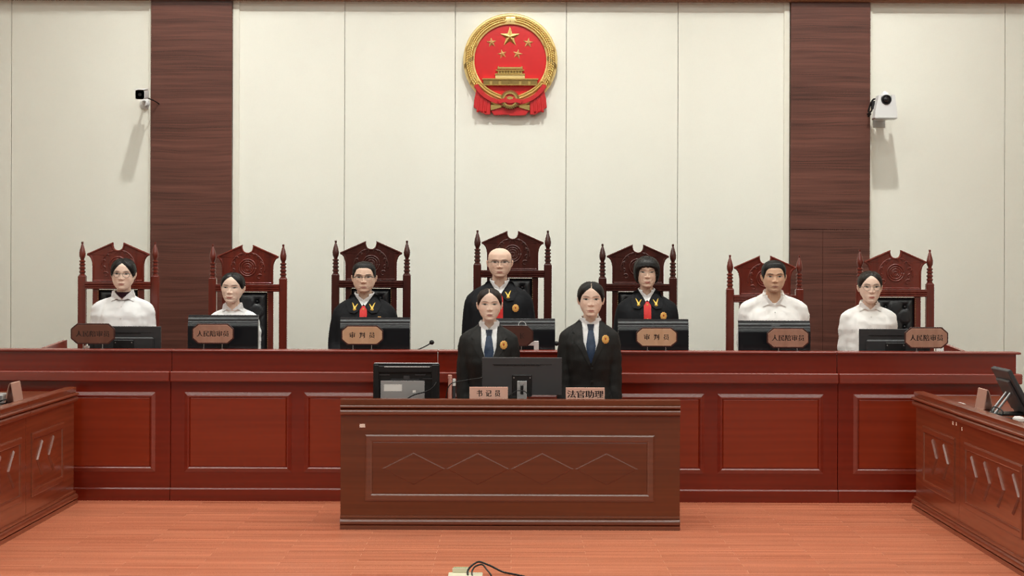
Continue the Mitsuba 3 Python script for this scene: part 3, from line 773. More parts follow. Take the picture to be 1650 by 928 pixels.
def desk_plate(M, w, h, text, label, tw=.8, th=.5, tc=.66, thick=.0022):
    """Bent metal name plate: front face towards -y, foot fold behind."""
    k = thing('desk_nameplate', label, 'name plate', 'bent metal name plates on the desks')
    lean = .16
    yb, yt = 0.0, h * math.tan(lean)
    pts = [(-.012, 0), (-.004, .002), (0, .010)] + [(yt * q, .010 + (h - .010) * q) for q in (.12, .3, .5, .7, .9)] + [(yt, h), (yt + .004, h + .001), (yt + .008, h - .004), (yt + .035, .012), (yt + .040, .002), (yt + .055, 0)]
    c = curve([(0, p[0], p[1]) for p in pts], 48)[:, 1:]
    from shapely.geometry import LineString
    body = prism_x(list(LineString(c).buffer(thick, quad_segs=2).exterior.coords)[:-1], -w / 2, w / 2)
    body.vertices[:, 2] += thick
    obj('plate', body, 'm_foil', k, M=M)
    if text:
        t = writing(text, w * tw, h * th, gap=.06 if len(text) == 4 else .38)
        t.apply_transform(mat4((0, yt * (h * tc - .010) / (h - .010) - .0028, h * tc + thick), rx=-lean))
        obj('lettering', t, 'm_ink', k, M=M, label=f'dark lettering {text}')
    return k


Y = 13.03
A, B = at(756.5, 624, Y), at(818.5, 644, Y)
desk_plate(mat4(((A[0] + B[0]) / 2, Y, DT)), B[0] - A[0], A[2] - DT - .003, '书记员', 'pink copper name plate reading 书记员 before the left clerk', .70, .36, .68)
A, B = at(912, 625, Y), at(974.5, 644, Y)
desk_plate(mat4(((A[0] + B[0]) / 2, Y, DT)), B[0] - A[0], A[2] - DT - .003, '法官助理', 'pink copper name plate reading 法官助理 before the right clerk', .94, .41, .66)

# bottles and microphone left of the left clerk
Y = 13.35
for px, w, py, col, lab in ((725.3, .0125, 604, 'm_pinkbottle', 'slim pink bottle standing left of the left clerk'), (731.8, .0105, 610, 'm_white', 'slim white bottle with dark lower half left of the left clerk')):
    if col == 'm_pinkbottle': pbr('m_pinkbottle', (.66, .33, .27), .35, .5)
    c = at(px, py, Y)
    k = thing('slim_bottle', lab, 'bottle')
    h = c[2] - DT
    obj('bottle_body', moved(lathe([(0, 0), (w, 0), (w, h * .78), (w * .8, h * .84), (w * .8, h * .86), (0, h * .86)], 20), (c[0], Y, DT)), col if col == 'm_pinkbottle' else 'm_grey', k, smooth=40)
    obj('bottle_cap', moved(lathe([(0, h * .70 if col == 'm_white' else h * .86), (w * 1.04, h * .70 if col == 'm_white' else h * .86), (w * 1.04, h * .98), (w * .8, h), (0, h)], 20), (c[0], Y, DT)), col, k, smooth=40)
Y = 13.2
gooseneck([at(719, 642, Y) + [0, 0, 0], at(721.5, 626, Y), at(729, 617, Y), at(746, 613.5, Y), at(776, 609, Y)], 'thin gooseneck microphone bent across before the left clerk', r=.0032, ball=.007, base=(at(719, 642, Y)[0], Y, DT))
k = thing('cable', 'thin dark cable looping before the silver monitor stand', 'cable')
Y = 13.14
obj('wire', tube(curve([at(818, 640, Y), at(824, 635, Y), at(835, 629.5, Y), at(844, 630, Y), at(851, 636, Y), at(853, 645, Y)], 26), .0030, 8), 'm_darkplastic', k, smooth=True)
k = thing('blue_light_patch', 'blue shape standing in for a glimpse of blue light below the grey monitor', 'device')  # made-up shape in place of a glimpse of blue light
c = at(874, 640, 13.17)
mm = trimesh.creation.icosphere(3, 1.0); mm.vertices *= (.022, .035, .022); mm.vertices[:, 2] = np.maximum(mm.vertices[:, 2], 0)
obj('shell', moved(mm, (c[0], 13.17, DT)), 'm_blue', k, smooth=40)

# ---------------------------------------------------------------- side desks
ST = SH - .03
Mr = lambda x, y: mat4((x, y, ST), rz=-PI / 2)
Ml = lambda x, y: mat4((x, y, ST), rz=PI / 2)
desk_plate(Mr(RX + .12, 12.76), .24, .125, None, 'bent copper name plate seen from its end on the right desk')
desk_plate(Ml(LX - .105, 13.14), .24, .125, None, 'bent copper name plate seen from its end on the left desk')


def side_monitor(x, y0, y1, left, label):
    k = thing('computer_monitor', label, 'monitor')
    L, H = y1 - y0, .30
    M = (Ml if left else Mr)(x, (y0 + y1) / 2)
    N = mat4((0, 0, .275)) @ mat4(rx=.50)
    obj('housing', [box(-L / 2, L / 2, -.024, .002, -H, 0, .004), box(-L / 2 + .05, L / 2 - .05, -.040, -.02, -H + .03, -.06, .008)], 'm_grey', k, M=M @ N)
    obj('screen', box(-L / 2 + .012, L / 2 - .012, .0022, .004, -H + .016, -.012), 'm_screen', k, M=M @ N)
    for s in (-1, 1): obj('stand_leg', tube([(s * .05, .055, .150), (s * .05, -.055, .006)], .008, 8), 'm_silver', k, M=M)
    obj('stand_base', box(-.11, .11, -.08, .17, 0, .010, .003), 'm_darkplastic', k, M=M)
    return k


side_monitor(RX + .18, 12.22, 12.64, False, 'tilted black monitor seen from behind on the right desk')
side_monitor(LX - .20, 12.50, 12.93, True, 'tilted black monitor at the left edge of the photo')
for pts, lab in (([(RX + .12, 12.20, ST + .004), (RX + .15, 12.30, ST + .03), (RX + .13, 12.42, ST + .045), (RX + .10, 12.36, ST + .02), (RX + .10, 12.2, ST + .006), (RX + .14, 12.0, ST + .006), (RX + .16, 11.86, ST + .006)], 'black cable coiled under the tilted monitor on the right desk'),
                 ([(LX - .20, 12.90, ST + .004), (LX - .15, 12.90, ST + .03), (LX - .13, 12.93, ST + .035), (LX - .14, 12.96, ST + .010), (LX - .20, 12.95, ST + .005)], 'short dark cable loop on the left desk')):
    k = thing('cable', lab, 'cable')
    obj('wire', tube(curve(pts, 40), .0042, 8), 'm_darkplastic', k, smooth=True)
k = thing('plug_adapter', 'white plug adapter with a dark tip at the right edge on the desk', 'adapter')
obj('adapter_body', box(RX + .10, RX + .15, 11.74, 11.84, ST, ST + .034, .010), 'm_white', k)
obj('plug_tip', box(RX + .115, RX + .135, 11.84, 11.90, ST + .006, ST + .022, .003), 'm_silver', k)
for x, y, w, l, left in ((RX + .11, 13.35, .07, .18, 0), (RX + .10, 12.98, .06, .14, 0), (LX - .075, 13.40, .06, .16, 1)):
    k = thing('paper_slip', ['white paper slip on the far end of the right desk', 'small white paper slip beside the right desk name plate', 'white paper slip on the left desk'][2 if left else 0 if y == 13.35 else 1], 'paper')
    obj('sheet', box(x - w / 2, x + w / 2, y - l / 2, y + l / 2, ST, ST + .004, .0008), 'm_white', k)
k = thing('flat_device', 'flat grey device at the left edge on the left desk', 'device')
obj('case', [box(LX - .36, LX - .165, 12.98, 13.20, ST, ST + .060, .006)], 'm_silver', k)

# ---------------------------------------------------------------- floor socket with cables
c = at(740, 924, 11.0)
yf = FOC * EYE / (924.5 - 420)
k = thing('floor_socket', 'pale floor socket plate with an open lid at the bottom edge of the photo', 'floor socket')
X = lambda px: (px - 825 + 1.5) * yf / FOC
pbr('m_cream', (.72, .68, .50), .45, .5); pbr('m_palegreen', (.48, .58, .34), .5, .4)
obj('plate', box(X(723), X(778), yf - .16, yf + .01, 0, .006, .002), 'm_cream', k)
obj('lid', box(X(729), X(756), yf - .01, yf + .008, .006, .030, .002), 'm_cream', k)
obj('lid_lining', box(X(731), X(755), yf - .003, yf + .0095, .0302, .034, .001), 'm_palegreen', k)
for i, (pts, r, lab) in enumerate((([(X(755), yf - .10, .004), (X(754), yf - .06, .02), (X(763), yf - .02, .052), (X(772), yf + .02, .060), (X(785), yf + .02, .046), (X(815), yf - .03, .010), (X(850), yf - .16, .006)], .0050, 'thick black cable arching from the floor socket to the right'),
                                   ([(X(762), yf - .11, .004), (X(761), yf - .06, .02), (X(766), yf - .03, .042), (X(776), yf + .0, .049), (X(784), yf - .04, .030), (X(792), yf - .12, .008)], .0042, 'thin black cable forming the inner loop at the floor socket'))):
    k = thing('floor_cable', lab, 'cable')
    obj('wire', tube(curve(pts, 40), r, 8), 'm_darkplastic', k, smooth=True)

# ---------------------------------------------------------------- emblem on the wall
pbr('m_gold', (.78, .56, .20), .27, .5, metallic=1.0)
pbr('m_goldsoft', (.74, .56, .24), .45, .5, metallic=.7)
pbr('m_golddark', (.30, .20, .07), .35, .5, metallic=.8)
pbr('m_red', (.52, .010, .012), .38, .5)
pbr('m_redcloth', (.46, .010, .012), .45, .5)
EY = WALL_Y - .004
ER = 75.8 * WALL_Y / FOC
ec = at(822.5, 98.5, WALL_Y)
kE = thing('wall_emblem', 'round red and gold national emblem hanging high on the wall', 'emblem')
EM = mat4((ec[0], EY, ec[2]))


def E(x, y): return ((x - 452) / 370 * ER, (432 - y) / 370 * ER)


def eobj(name, m, mat, **kw): return obj(name, m, mat, kE, M=EM, **kw)


ang = np.linspace(0, 2 * PI, 73)[:-1]
circ = lambda r, n=72: [(r * math.cos(t), r * math.sin(t)) for t in np.linspace(0, 2 * PI, n + 1)[:-1]]
eobj('backing', prism_y(circ(ER * .985), -.030, 0), 'm_goldsoft')
rd = [np.stack([r * np.cos(ang), np.full(72, y), r * np.sin(ang)], 1) * [1, 1, 1] for r, y in ((ER * .775, -.029), (ER * .765, -.040), (ER * .72, -.0445), (ER * .4, -.047), (.004, -.048))]
eobj('red_field', rings_mesh(rd, False, True), 'm_red', smooth=50)
prof = [(.998, -.026), (1.0, -.040), (.985, -.050), (.955, -.052), (.945, -.045), (.93, -.052), (.87, -.060), (.80, -.056), (.785, -.060), (.765, -.058), (.758, -.040)]
eobj('ring', rings_mesh([np.stack([r * ER * np.cos(ang), np.full(72, y), r * ER * np.sin(ang)], 1) for r, y in prof], False, False), 'm_goldsoft', smooth=30)
rng = np.random.default_rng(4)
gr = []
for row, (r, dd) in enumerate(((.92, 0), (.875, .5), (.83, 0))):
    n = 46
    for i in range(n):
        t = PI / 2 + (i + .5 + dd) / n * 2 * PI * .5 * .82 + .12
        for s in (1, -1):
            tt = PI / 2 + s * (t - PI / 2)
            g = trimesh.creation.icosphere(1, 1.0)
            g.vertices *= np.array([.018, .010, .0085]) * (.9 + .2 * rng.random())
            g.apply_transform(mat4((r * ER * math.cos(tt), -.058, r * ER * math.sin(tt)), ry=-(tt + PI / 2) + s * (.55 - .5 * row)))
            gr.append(g)
eobj('wheat_grains', gr, 'm_gold', smooth=True, kind='stuff')
for s in (-1, 1):
    for (a0, a1) in ((14, 30), (-8, 8), (-30, -18)):
        pts = [(s * ER * r * math.cos(math.radians(t)), -.064, ER * r * math.sin(math.radians(t))) for r, t in ((.78, a1 - 4), (.86, (a0 + a1) / 2), (.985, a0))]
        eobj('sheaf_stalk', [tube(curve([(p[0], p[1], p[2] + d) for p in pts], 8), .0035, 6) for d in (-.012, 0, .012)] , 'm_golddark' if a0 == -8 else 'm_gold', smooth=True, kind='stuff')
eobj('top_spike', hull([(-.006, -.05, ER * .80), (.006, -.05, ER * .80), (0, -.064, ER * .82), (0, -.05, ER * .975)]), 'm_golddark')


def star(cx, cy, R, rot=0.0):
    c = E(cx, cy); R = R * ER
    p = []
    for i in range(10):
        r = R if i % 2 == 0 else R * .40
        a = PI / 2 + i * PI / 5 + rot
        p.append((c[0] + r * math.cos(a), c[1] + r * math.sin(a)))
    v = [(x, -.046, z) for x, z in p] + [(x, -.049, z) for x, z in p] + [(c[0], -.064, c[1])]
    f = []
    for i in range(10):
        j = (i + 1) % 10
        f += [(i, j, 10 + j), (i, 10 + j, 10 + i), (10 + i, 10 + j, 20)]
    m = trimesh.Trimesh(v, f, process=False)
    if m.face_normals[2][1] > 0: m.invert()
    return m


for i, (x, y, r, rot) in enumerate(((448, 248, .222, 0), (304, 292, .112, .1), (592, 293, .115, -.1), (389, 382, .105, .22), (508, 382, .112, -.22))):
    eobj('star', star(x, y, r, rot), 'm_gold' if i == 0 else 'm_goldsoft', label='large gold star' if i == 0 else None)


def ebox(x0, x1, y0, y1, d0, d1, b=.002):
    A, B = E(x0, y1), E(x1, y0)
    return box(A[0], B[0], -d1, -d0, A[1], B[1], b)


eobj('gate__roof', [prism_y([E(348, 500), E(552, 500), E(540, 485), E(360, 485)], -.070, -.044), ebox(352, 364, 478, 492, .044, .066), ebox(536, 548, 478, 492, .044, .066), ebox(338, 562, 505, 515, .044, .070), ebox(332, 568, 536, 548, .044, .074)], 'm_gold', kind='stuff')
eobj('gate__hall', [ebox(352, 548, 514, 537, .044, .058)], 'm_golddark')
for i in range(9):
    eobj('gate__column', ebox(356 + i * 22.5, 363 + i * 22.5, 514, 537, .044, .064, .001), 'm_gold')
eobj('gate__balcony', ebox(334, 566, 548, 580, .044, .068), 'm_goldsoft')
eobj('gate__wall', [ebox(232, 672, 574, 586, .044, .078), ], 'm_gold')
eobj('gate__base', ebox(240, 664, 586, 624, .044, .070), 'm_golddark')
for x in (300, 370, 450, 530, 600):
    eobj('gate__doorway', [ebox(x - 11, x + 11, 596, 624, .044, .073)], 'm_gold' if x != 450 else 'm_golddark')
eobj('gate__bottom_edge', ebox(236, 668, 622, 630, .044, .080), 'm_gold')


def band(pts, w, y0, y1, n=30):
    c = curve([(p[0], 0, p[1]) for p in [E(*q) for q in pts]], n)[:, [0, 2]]
    t = np.gradient(c, axis=0); t /= np.linalg.norm(t, axis=1, keepdims=True)
    nn = np.stack([-t[:, 1], t[:, 0]], 1)
    w = np.broadcast_to(np.asarray(w) / 370 * ER, (n,))[:, None] / 2
    return prism_y(Polygon(np.vstack([c + nn * w, (c - nn * w)[::-1]])).buffer(0), y0, y1)


for s in (-1, 1):
    F = lambda q: [(452 + s * (x - 452), y) for x, y in q]
    eobj('garland', band(F([(205, 606), (280, 672), (370, 716), (452, 735)]), 34, -.070, -.040), 'm_goldsoft')
    gs = []
    for i in range(24):
        t = i / 23
        c = curve([(*E(*q), 0) for q in F([(205, 606), (280, 672), (370, 716), (430, 732)])], 24)[i]
        for d in (-.011, .011):
            g = trimesh.creation.icosphere(1, 1.0); g.vertices *= (.012, .008, .0065)
            g.apply_transform(mat4((c[0], -.071, c[1] + d), ry=s * (-.5 + .3 * t)))
            gs.append(g)
    eobj('garland_grains', gs, 'm_gold', smooth=True, kind='stuff')
    eobj('ribbon', band(F([(182, 625), (250, 705), (340, 752), (452, 772)]), 34, -.076, -.036), 'm_redcloth')
    # hanging drape with folds
    P = F([(190, 640), (245, 705), (300, 745), (296, 856), (262, 858), (225, 840), (165, 800), (170, 740)])
    poly = Polygon([E(*q) for q in P])
    eobj('drape', loops_front(list(poly.exterior.coords)[:-1], [(0, -.020), (0, -.052), (.004, -.058)]), 'm_redcloth')
    for fx in (205, 235, 265):
        q = F([(fx + 12, 690 + (fx - 205) * .6), (fx, 760), (fx - 8, 838)])
        eobj('drape__fold', tube(curve([(E(*v)[0], -.057, E(*v)[1]) for v in q], 10), np.linspace(.004, .011, 10), 8), 'm_redcloth', smooth=True)
    eobj('tassel', prism_y([E(*v) for v in F([(300, 780), (375, 786), (385, 800), (300, 824)])], -.066, -.040), 'm_gold')
eobj('centre_cloth', loops_front([E(300, 830), E(325, 862), E(440, 858), E(455, 866), E(572, 862), E(604, 826), E(570, 800), E(330, 800)], [(0, -.02), (0, -.050), (.004, -.055)]), 'm_redcloth')
g = []
c = E(450, 740)
gear = []
for i in range(28):
    for a, r in ((-.32, .175), (-.18, .205), (.18, .205), (.32, .175)):
        t = (i + a) / 28 * 2 * PI
        gear.append((c[0] + r * ER * math.cos(t), c[1] + r * ER * math.sin(t)))
gp = Polygon(gear).difference(Point(*c).buffer(.125 * ER, 24))
eobj('gear', prism_y(gp, -.084, -.040), 'm_golddark')
eobj('gear__rim', prism_y(Point(*c).buffer(.15 * ER, 24).difference(Point(*c).buffer(.12 * ER, 24)), -.090, -.040), 'm_gold')
eobj('gear__hub', prism_y(Point(*c).buffer(.07 * ER, 24), -.088, -.040), 'm_gold')
eobj('gear__plate', prism_y(Point(*c).buffer(.125 * ER, 24), -.078, -.040), 'm_redcloth')
eobj('knot', band([(360, 762), (410, 748), (450, 756), (490, 748), (540, 762)], [30] * 30, -.096, -.05), 'm_redcloth')

# ---------------------------------------------------------------- cameras on the wall
pbr('m_camwhite', (.60, .60, .60), .4, .5)
Y0 = WALL_Y - .40
c = at(225.5, 152.5, Y0)
k = thing('bullet_camera', 'small white and black bullet camera on the wall left of the left pilaster', 'security camera')
M = mat4((c[0], Y0, c[2])) @ mat4(rx=0.10)
w = 7.6 * Y0 / FOC
sq = lambda r, y, q=.35: np.array([(r * np.sign(math.cos(t)) * abs(math.cos(t)) ** q, y, r * np.sign(math.sin(t)) * abs(math.sin(t)) ** q) for t in np.linspace(0, 2 * PI, 33)[:-1]])
bm = rings_mesh([sq(w * .94, .0), sq(w, .004), sq(w, .20), sq(w * .8, .215)])
if bm.volume < 0: bm.invert()
obj('housing', bm, 'm_camwhite', k, M=M, smooth=35)
obj('front_glass', rings_mesh([sq(w * .90, -.003), sq(w * .90, .001)]), 'm_gloss', k, M=M)
obj('lens', moved(lathe([(0, 0), (.014, 0), (.016, .006), (.012, .010), (0, .010)], 20), (0, .004, 0), rx=PI / 2), 'm_darkplastic', k, M=M)
obj('sun_hood', [box(-w * 1.08, w * 1.08, -.024, .21, w * 1.02, w * 1.16, .003)], 'm_camwhite', k, M=M)
mb = at(231.5, 166.5, WALL_Y - .06)
obj('wall_mount', moved(lathe([(0, 0), (.045, 0), (.045, .012), (.032, .020), (.020, .040), (0, .042)], 24), (mb[0] + .005, WALL_Y - .0005, mb[2]), rx=PI / 2), 'm_camwhite', k, smooth=40)
obj('arm', tube(curve([(mb[0] + .005, WALL_Y - .035, mb[2]), (mb[0], WALL_Y - .10, mb[2] + .004), (c[0] + .004, WALL_Y - .20, c[2] - w - .004)], 10), .011, 10), 'm_camwhite', k, smooth=True)
obj('wire', tube(curve([(c[0] + .02, WALL_Y - .20, c[2] - .01), (c[0] + .07, WALL_Y - .10, c[2] - .03), (c[0] + .10, WALL_Y - .02, c[2] - .055), (wx(243) + .004, WALL_Y - .012, c[2] - .06)], 16), .0045, 8), 'm_darkplastic', k, smooth=True)

Y0 = WALL_Y - .33
k = thing('pan_tilt_camera', 'white pan tilt camera on a bracket right of the right pilaster', 'security camera')
s = Y0 / FOC
c = at(1428, 189, Y0)
body = [[(-17 * s, 0), (17 * s, 0), (16.5 * s, 10 * s), (13 * s, 35 * s), (-11 * s, 35 * s), (-16 * s, 10 * s)]]
P = Polygon(body[0]).buffer(1.5 * s).buffer(-.3 * s)
P = P.difference(Point(0.3 * s, 29 * s).buffer(8.6 * s)).difference(Polygon([(-8.3 * s, 29 * s), (8.9 * s, 29 * s), (8.9 * s, 60 * s), (-8.3 * s, 60 * s)]))
obj('base', prism_y(Polygon([(x * 1.0, z) for x, z in P.exterior.coords]), 0, .125), 'm_camwhite', k, M=mat4((c[0], Y0, c[2])))
hc = at(1428.2, 158.5, Y0)
hd = trimesh.creation.icosphere(3, 1.0); hd.vertices *= (8.3 * s, .055, 12.6 * s)
obj('camera_head', moved(hd, (hc[0], Y0 + .058, hc[2])), 'm_camwhite', k, smooth=True)
obj('lens_ring', moved(lathe([(0, 0), (8.0 * s, 0), (8.0 * s, .030), (6.6 * s, .036), (6.2 * s, .028), (0, .028)], 28), (hc[0], Y0 + .024, hc[2] - 2 * s), rx=PI / 2), 'm_darkplastic', k, smooth=40)
obj('lens', moved(lathe([(0, 0), (5.6 * s, 0), (4.4 * s, .006), (0, .010)], 24), (hc[0], Y0 - .0065, hc[2] - 2 * s), rx=PI / 2), 'm_screen', k, smooth=True)
obj('bracket', [box(c[0] - 18 * s, c[0] + 17.5 * s, Y0 - .01, Y0 + .15, c[2] - .013, c[2] - .002, .002), box(c[0] - .03, c[0] + .03, Y0 + .12, WALL_Y, c[2] - .013, c[2] - .003), box(c[0] - .05, c[0] + .05, WALL_Y - .006, WALL_Y, c[2] - .06, c[2] + .03, .002)], 'm_steel', k)
b = at(1412, 165, Y0 + .1)
for pts in ([(b[0] + .03, Y0 + .10, b[2] + .03), (b[0] - .01, Y0 + .14, b[2] + .030), (b[0] - .035, Y0 + .16, b[2] - .01), (b[0] - .045, Y0 + .2, b[2] - .06), (b[0] - .02, WALL_Y - .08, b[2] - .08), (b[0] - .05, WALL_Y - .02, b[2] - .11)],
            [(b[0] + .02, Y0 + .10, b[2] - .03), (b[0] - .02, Y0 + .14, b[2] - .01), (b[0] - .02, Y0 + .18, b[2] - .05), (b[0] - .04, WALL_Y - .03, b[2] - .08)]):
    obj('wire', tube(curve(pts, 20), .007, 8), 'm_darkplastic', k, smooth=True)
obj('cable_box', box(b[0] - .030, b[0] + .004, Y0 + .12, Y0 + .18, b[2] - .05, b[2] + .015, .004), 'm_darkplastic', k)

# ---------------------------------------------------------------- people
SKIN_SPEC = dict(roughness=.50, specular=.35)
scene['m_skin'] = {'type': 'principled', 'base_color': {'type': 'mesh_attribute', 'name': 'vertex_color'}, **SKIN_SPEC}
scene['m_eye'] = {'type': 'principled', 'base_color': {'type': 'mesh_attribute', 'name': 'vertex_color'}, 'roughness': .4, 'specular': .3}
pbr('m_lash', (.012, .008, .007), .6, .3)


def hairmat(name, a, b):
    return pbr(name, mikit.proc(lambda p, n, uv: mix(a, b, fbm(p.x * 420, p.y * 60, p.z * 60, 2))), .42, .28)


hairmat('m_hair_black', (.0035, .0032, .0035), (.013, .011, .0105))
hairmat('m_hair_brown', (.007, .0045, .0035), (.028, .018, .014))
weave = lambda p, n, uv: noise(p.x * 900, p.y * 900, p.z * 900)
bumped('m_shirt', (.88, .88, .89), weave, .0003, .75, .25)
bumped('m_shirt_warm', (.88, .86, .84), weave, .0003, .75, .25)
bumped('m_robe', (.0055, .0062, .0085), weave, .0003, .72, .25)
bumped('m_suit', mikit.proc(lambda p, n, uv: mix((.0085, .0082, .0082), (.0150, .0142, .0135), noise(p.x * 700, p.y * 700, p.z * 120))), weave, .0003, .62, .35)
bumped('m_tie', mikit.proc(lambda p, n, uv: mix((.006, .018, .052), (.010, .036, .092), noise((p.x + p.z) * 260, p.y * 4, (p.x - p.z) * 90))), weave, .0003, .45, .5)
pbr('m_tieknot', (.006, .012, .030), .5, .4)
pbr('m_redband', (.66, .030, .028), .55, .4)
pbr('m_under', (.030, .006, .012), .75, .2)
pbr('m_badge', (.72, .36, .10), .40, .5, metallic=.25)
pbr('m_badgegold', (.80, .50, .13), .35, .5, metallic=.5)
pbr('m_badgered', (.50, .07, .02), .40, .5)
pbr('m_wheat', (.80, .52, .10), .40, .5, metallic=.35)
pbr('m_trousers', (.016, .016, .018), .7, .3)
pbr('m_shoe', (.010, .009, .009), .3, .5)
pbr('m_frame', (.045, .040, .038), .3, .5, metallic=.6)
pbr('m_frame_light', (.30, .24, .20), .3, .5, metallic=.8)
pbr('m_button', (.72, .71, .69), .4, .5)
scene['m_lens'] = {'type': 'thindielectric', 'int_ior': 1.25}

pc = lambda xs, ys: PchipInterpolator(xs, ys)
HW = pc([-1, -.985, -.95, -.88, -.75, -.55, -.3, 0, .25, .5, .75, .9, .97, 1], [0, .14, .235, .335, .455, .575, .66, .70, .71, .685, .56, .38, .21, 0])
HF = pc([-1, -.96, -.88, -.75, -.6, -.35, 0, .25, .5, .75, .9, .97, 1], [-.50, -.67, -.735, -.735, -.745, -.75, -.745, -.765, -.725, -.56, -.34, -.15, .08])
HB = pc([-1, -.96, -.88, -.75, -.55, -.3, 0, .25, .5, .75, .9, .97, 1], [-.46, -.28, -.08, .18, .45, .68, .84, .89, .84, .64, .42, .25, .10])
NOSE_A = pc([-1, -.53, -.48, -.43, -.37, -.30, -.15, 0, .15, .25, 1], [0, 0, .02, .135, .185, .165, .095, .04, .02, 0, 0])
NOSE_S = pc([-1, -.45, -.36, -.2, 0, .15, 1], [.10, .10, .092, .072, .062, .08, .08])
G = lambda u, s: np.exp(-(u / s) ** 2)


def head_base(z, phi, jaw=1.0):
    z = np.clip(z, -1, 1)
    w = HW(z) * (1 + (jaw - 1) * np.clip((.1 - z) / .6, 0, 1))
    f, b = HF(z), HB(z)
    c = (f + b) / 2
    s, k = np.sin(phi), np.cos(phi)
    x = w * np.sign(s) * np.abs(s) ** .92
    y = np.where(k > 0, c + (f - c) * np.abs(k) ** .92, c + (b - c) * np.abs(k) ** .95)
    return x, y


def lattice(nz, nphi):
    v = np.linspace(0, 1, nz)
    z = .45 * (2 * v - 1) + .55 * -np.cos(PI * v)
    u = (np.arange(nphi) + .5) / nphi * 2 - 1
    phi = PI * np.sign(u) * np.abs(u) ** 1.3
    return np.meshgrid(z[1:-1], phi, indexing='ij')


def lattice_mesh(x, y, z):
    m = rings_mesh(list(np.stack([x, y, z], -1)))
    if m.volume < 0: m.invert()
    return m


def face_mesh(jaw=1.0, nose=1.0, smile=0.0, male=False):
    z, phi = lattice(120, 168)
    x, y = head_base(z, phi, jaw)
    ax = np.abs(x)
    w = np.clip(np.cos(phi) * 2.2, 0, 1)
    zq = z - .085 * np.clip((.20 - z) / .4, 0, 1)                # the nose, a little shorter
    d = -nose * NOSE_A(zq) * G(x, NOSE_S(zq) * (1.1 if male else 1.0))
    d += -nose * .075 * G(ax - .125, .055) * G(z + .295, .060)
    d += .035 * G(ax - .065, .032) * G(z + .378, .024)
    d += .060 * G(ax - .29, .17) * G(z - .07, .105) - .034 * G(ax - .305, .125) * G(z - .03, .062)
    d += -(.050 if male else .026) * G(ax - .26, .20) * G(z - .205, .065)
    d += -.035 * G(ax - .40, .16) * G(z + .22, .18)
    zm = -.615 + smile * .05 * (ax / .24) ** 2
    d += -.052 * G(x, .26) * G(z + .62, .14)
    d += -.030 * G(x, .17) * G(z - zm - .042, .030) - .034 * G(x, .16) * G(z - zm + .048, .036) + .032 * G(x, .22) * G(z - zm, .013)
    d += .020 * G(x, .03) * G(z + .52, .05) + .022 * G(x, .2) * G(z + .74, .05) - .035 * G(x, .18) * G(z + .88, .09)
    d += .018 * G(ax - .27 - smile * .02, .035) * G(z - zm, .05)
    y = y + d * w
    return lattice_mesh(x, y, z)


def skin_color(p, skin, lip, brow, browc, smile, male, browshape=(.195, .14), stubble=0.0):
    """Colours of a skin mesh in head units p."""
    x, y, z = p.T
    ax = np.abs(x)
    c = np.tile(np.asarray(skin, float), (len(p), 1))
    front = (y < -.15)
    mixc = lambda c, t, a: c * (1 - a[:, None]) + np.asarray(t) * a[:, None]
    c = mixc(c, np.asarray(skin) * [1.03, .80, .74], front * .30 * G(ax - .40, .17) * G(z + .24, .16))
    c = mixc(c, np.asarray(skin) * [1.0, .80, .74], front * .40 * G(x, .15) * G(z + .32, .07))
    if stubble: c = mixc(c, np.asarray(skin) * [.70, .72, .76], front * stubble * np.clip((-.50 - z) / .12, 0, 1) * (z > -1.05))
    zm = -.615 + smile * .05 * (ax / .24) ** 2
    hw = .215 + .03 * smile
    up = .062 * np.clip(1 - (ax / hw) ** 2, 0, 1) * (1 - .25 * G(x, .03))
    lo = .085 * np.clip(1 - (ax / (hw * .95)) ** 2, 0, 1)
    a = np.where(z > zm, 1 - smoothnp(.7, 1.15, (z - zm) / np.maximum(up, 1e-3)), 1 - smoothnp(.7, 1.15, (zm - z) / np.maximum(lo, 1e-3))) * (ax < hw)
    c = mixc(c, lip, front * np.clip(a, 0, 1) * .85)
    c = mixc(c, np.asarray(lip) * .30, front * .75 * G(z - zm, .012) * smoothnp(1.05, .85, ax / hw))
    zb = browshape[0] + .035 * (1 - ((ax - .33) / .20) ** 2)
    t = .026 * np.clip(1.1 - ((ax - .28) / .22) ** 2, 0, 1) + .004
    c = mixc(c, browc, front * brow * smoothnp(1.25, .65, np.abs(z - zb) / t) * smoothnp(.10, .15, ax) * smoothnp(.50, .44, ax))
    c = mixc(c, np.asarray(skin) * .45, front * .75 * G(ax - .065, .034) * G(z + .378, .024))
    c = mixc(c, np.asarray(skin) * [.80, .70, .66], front * .35 * G(ax - .30, .15) * G(z - .02, .055))
    return np.clip(c, 0, 1)


def smoothnp(a, b, x):
    t = np.clip((x - a) / (b - a), 0, 1)
    return t * t * (3 - 2 * t)


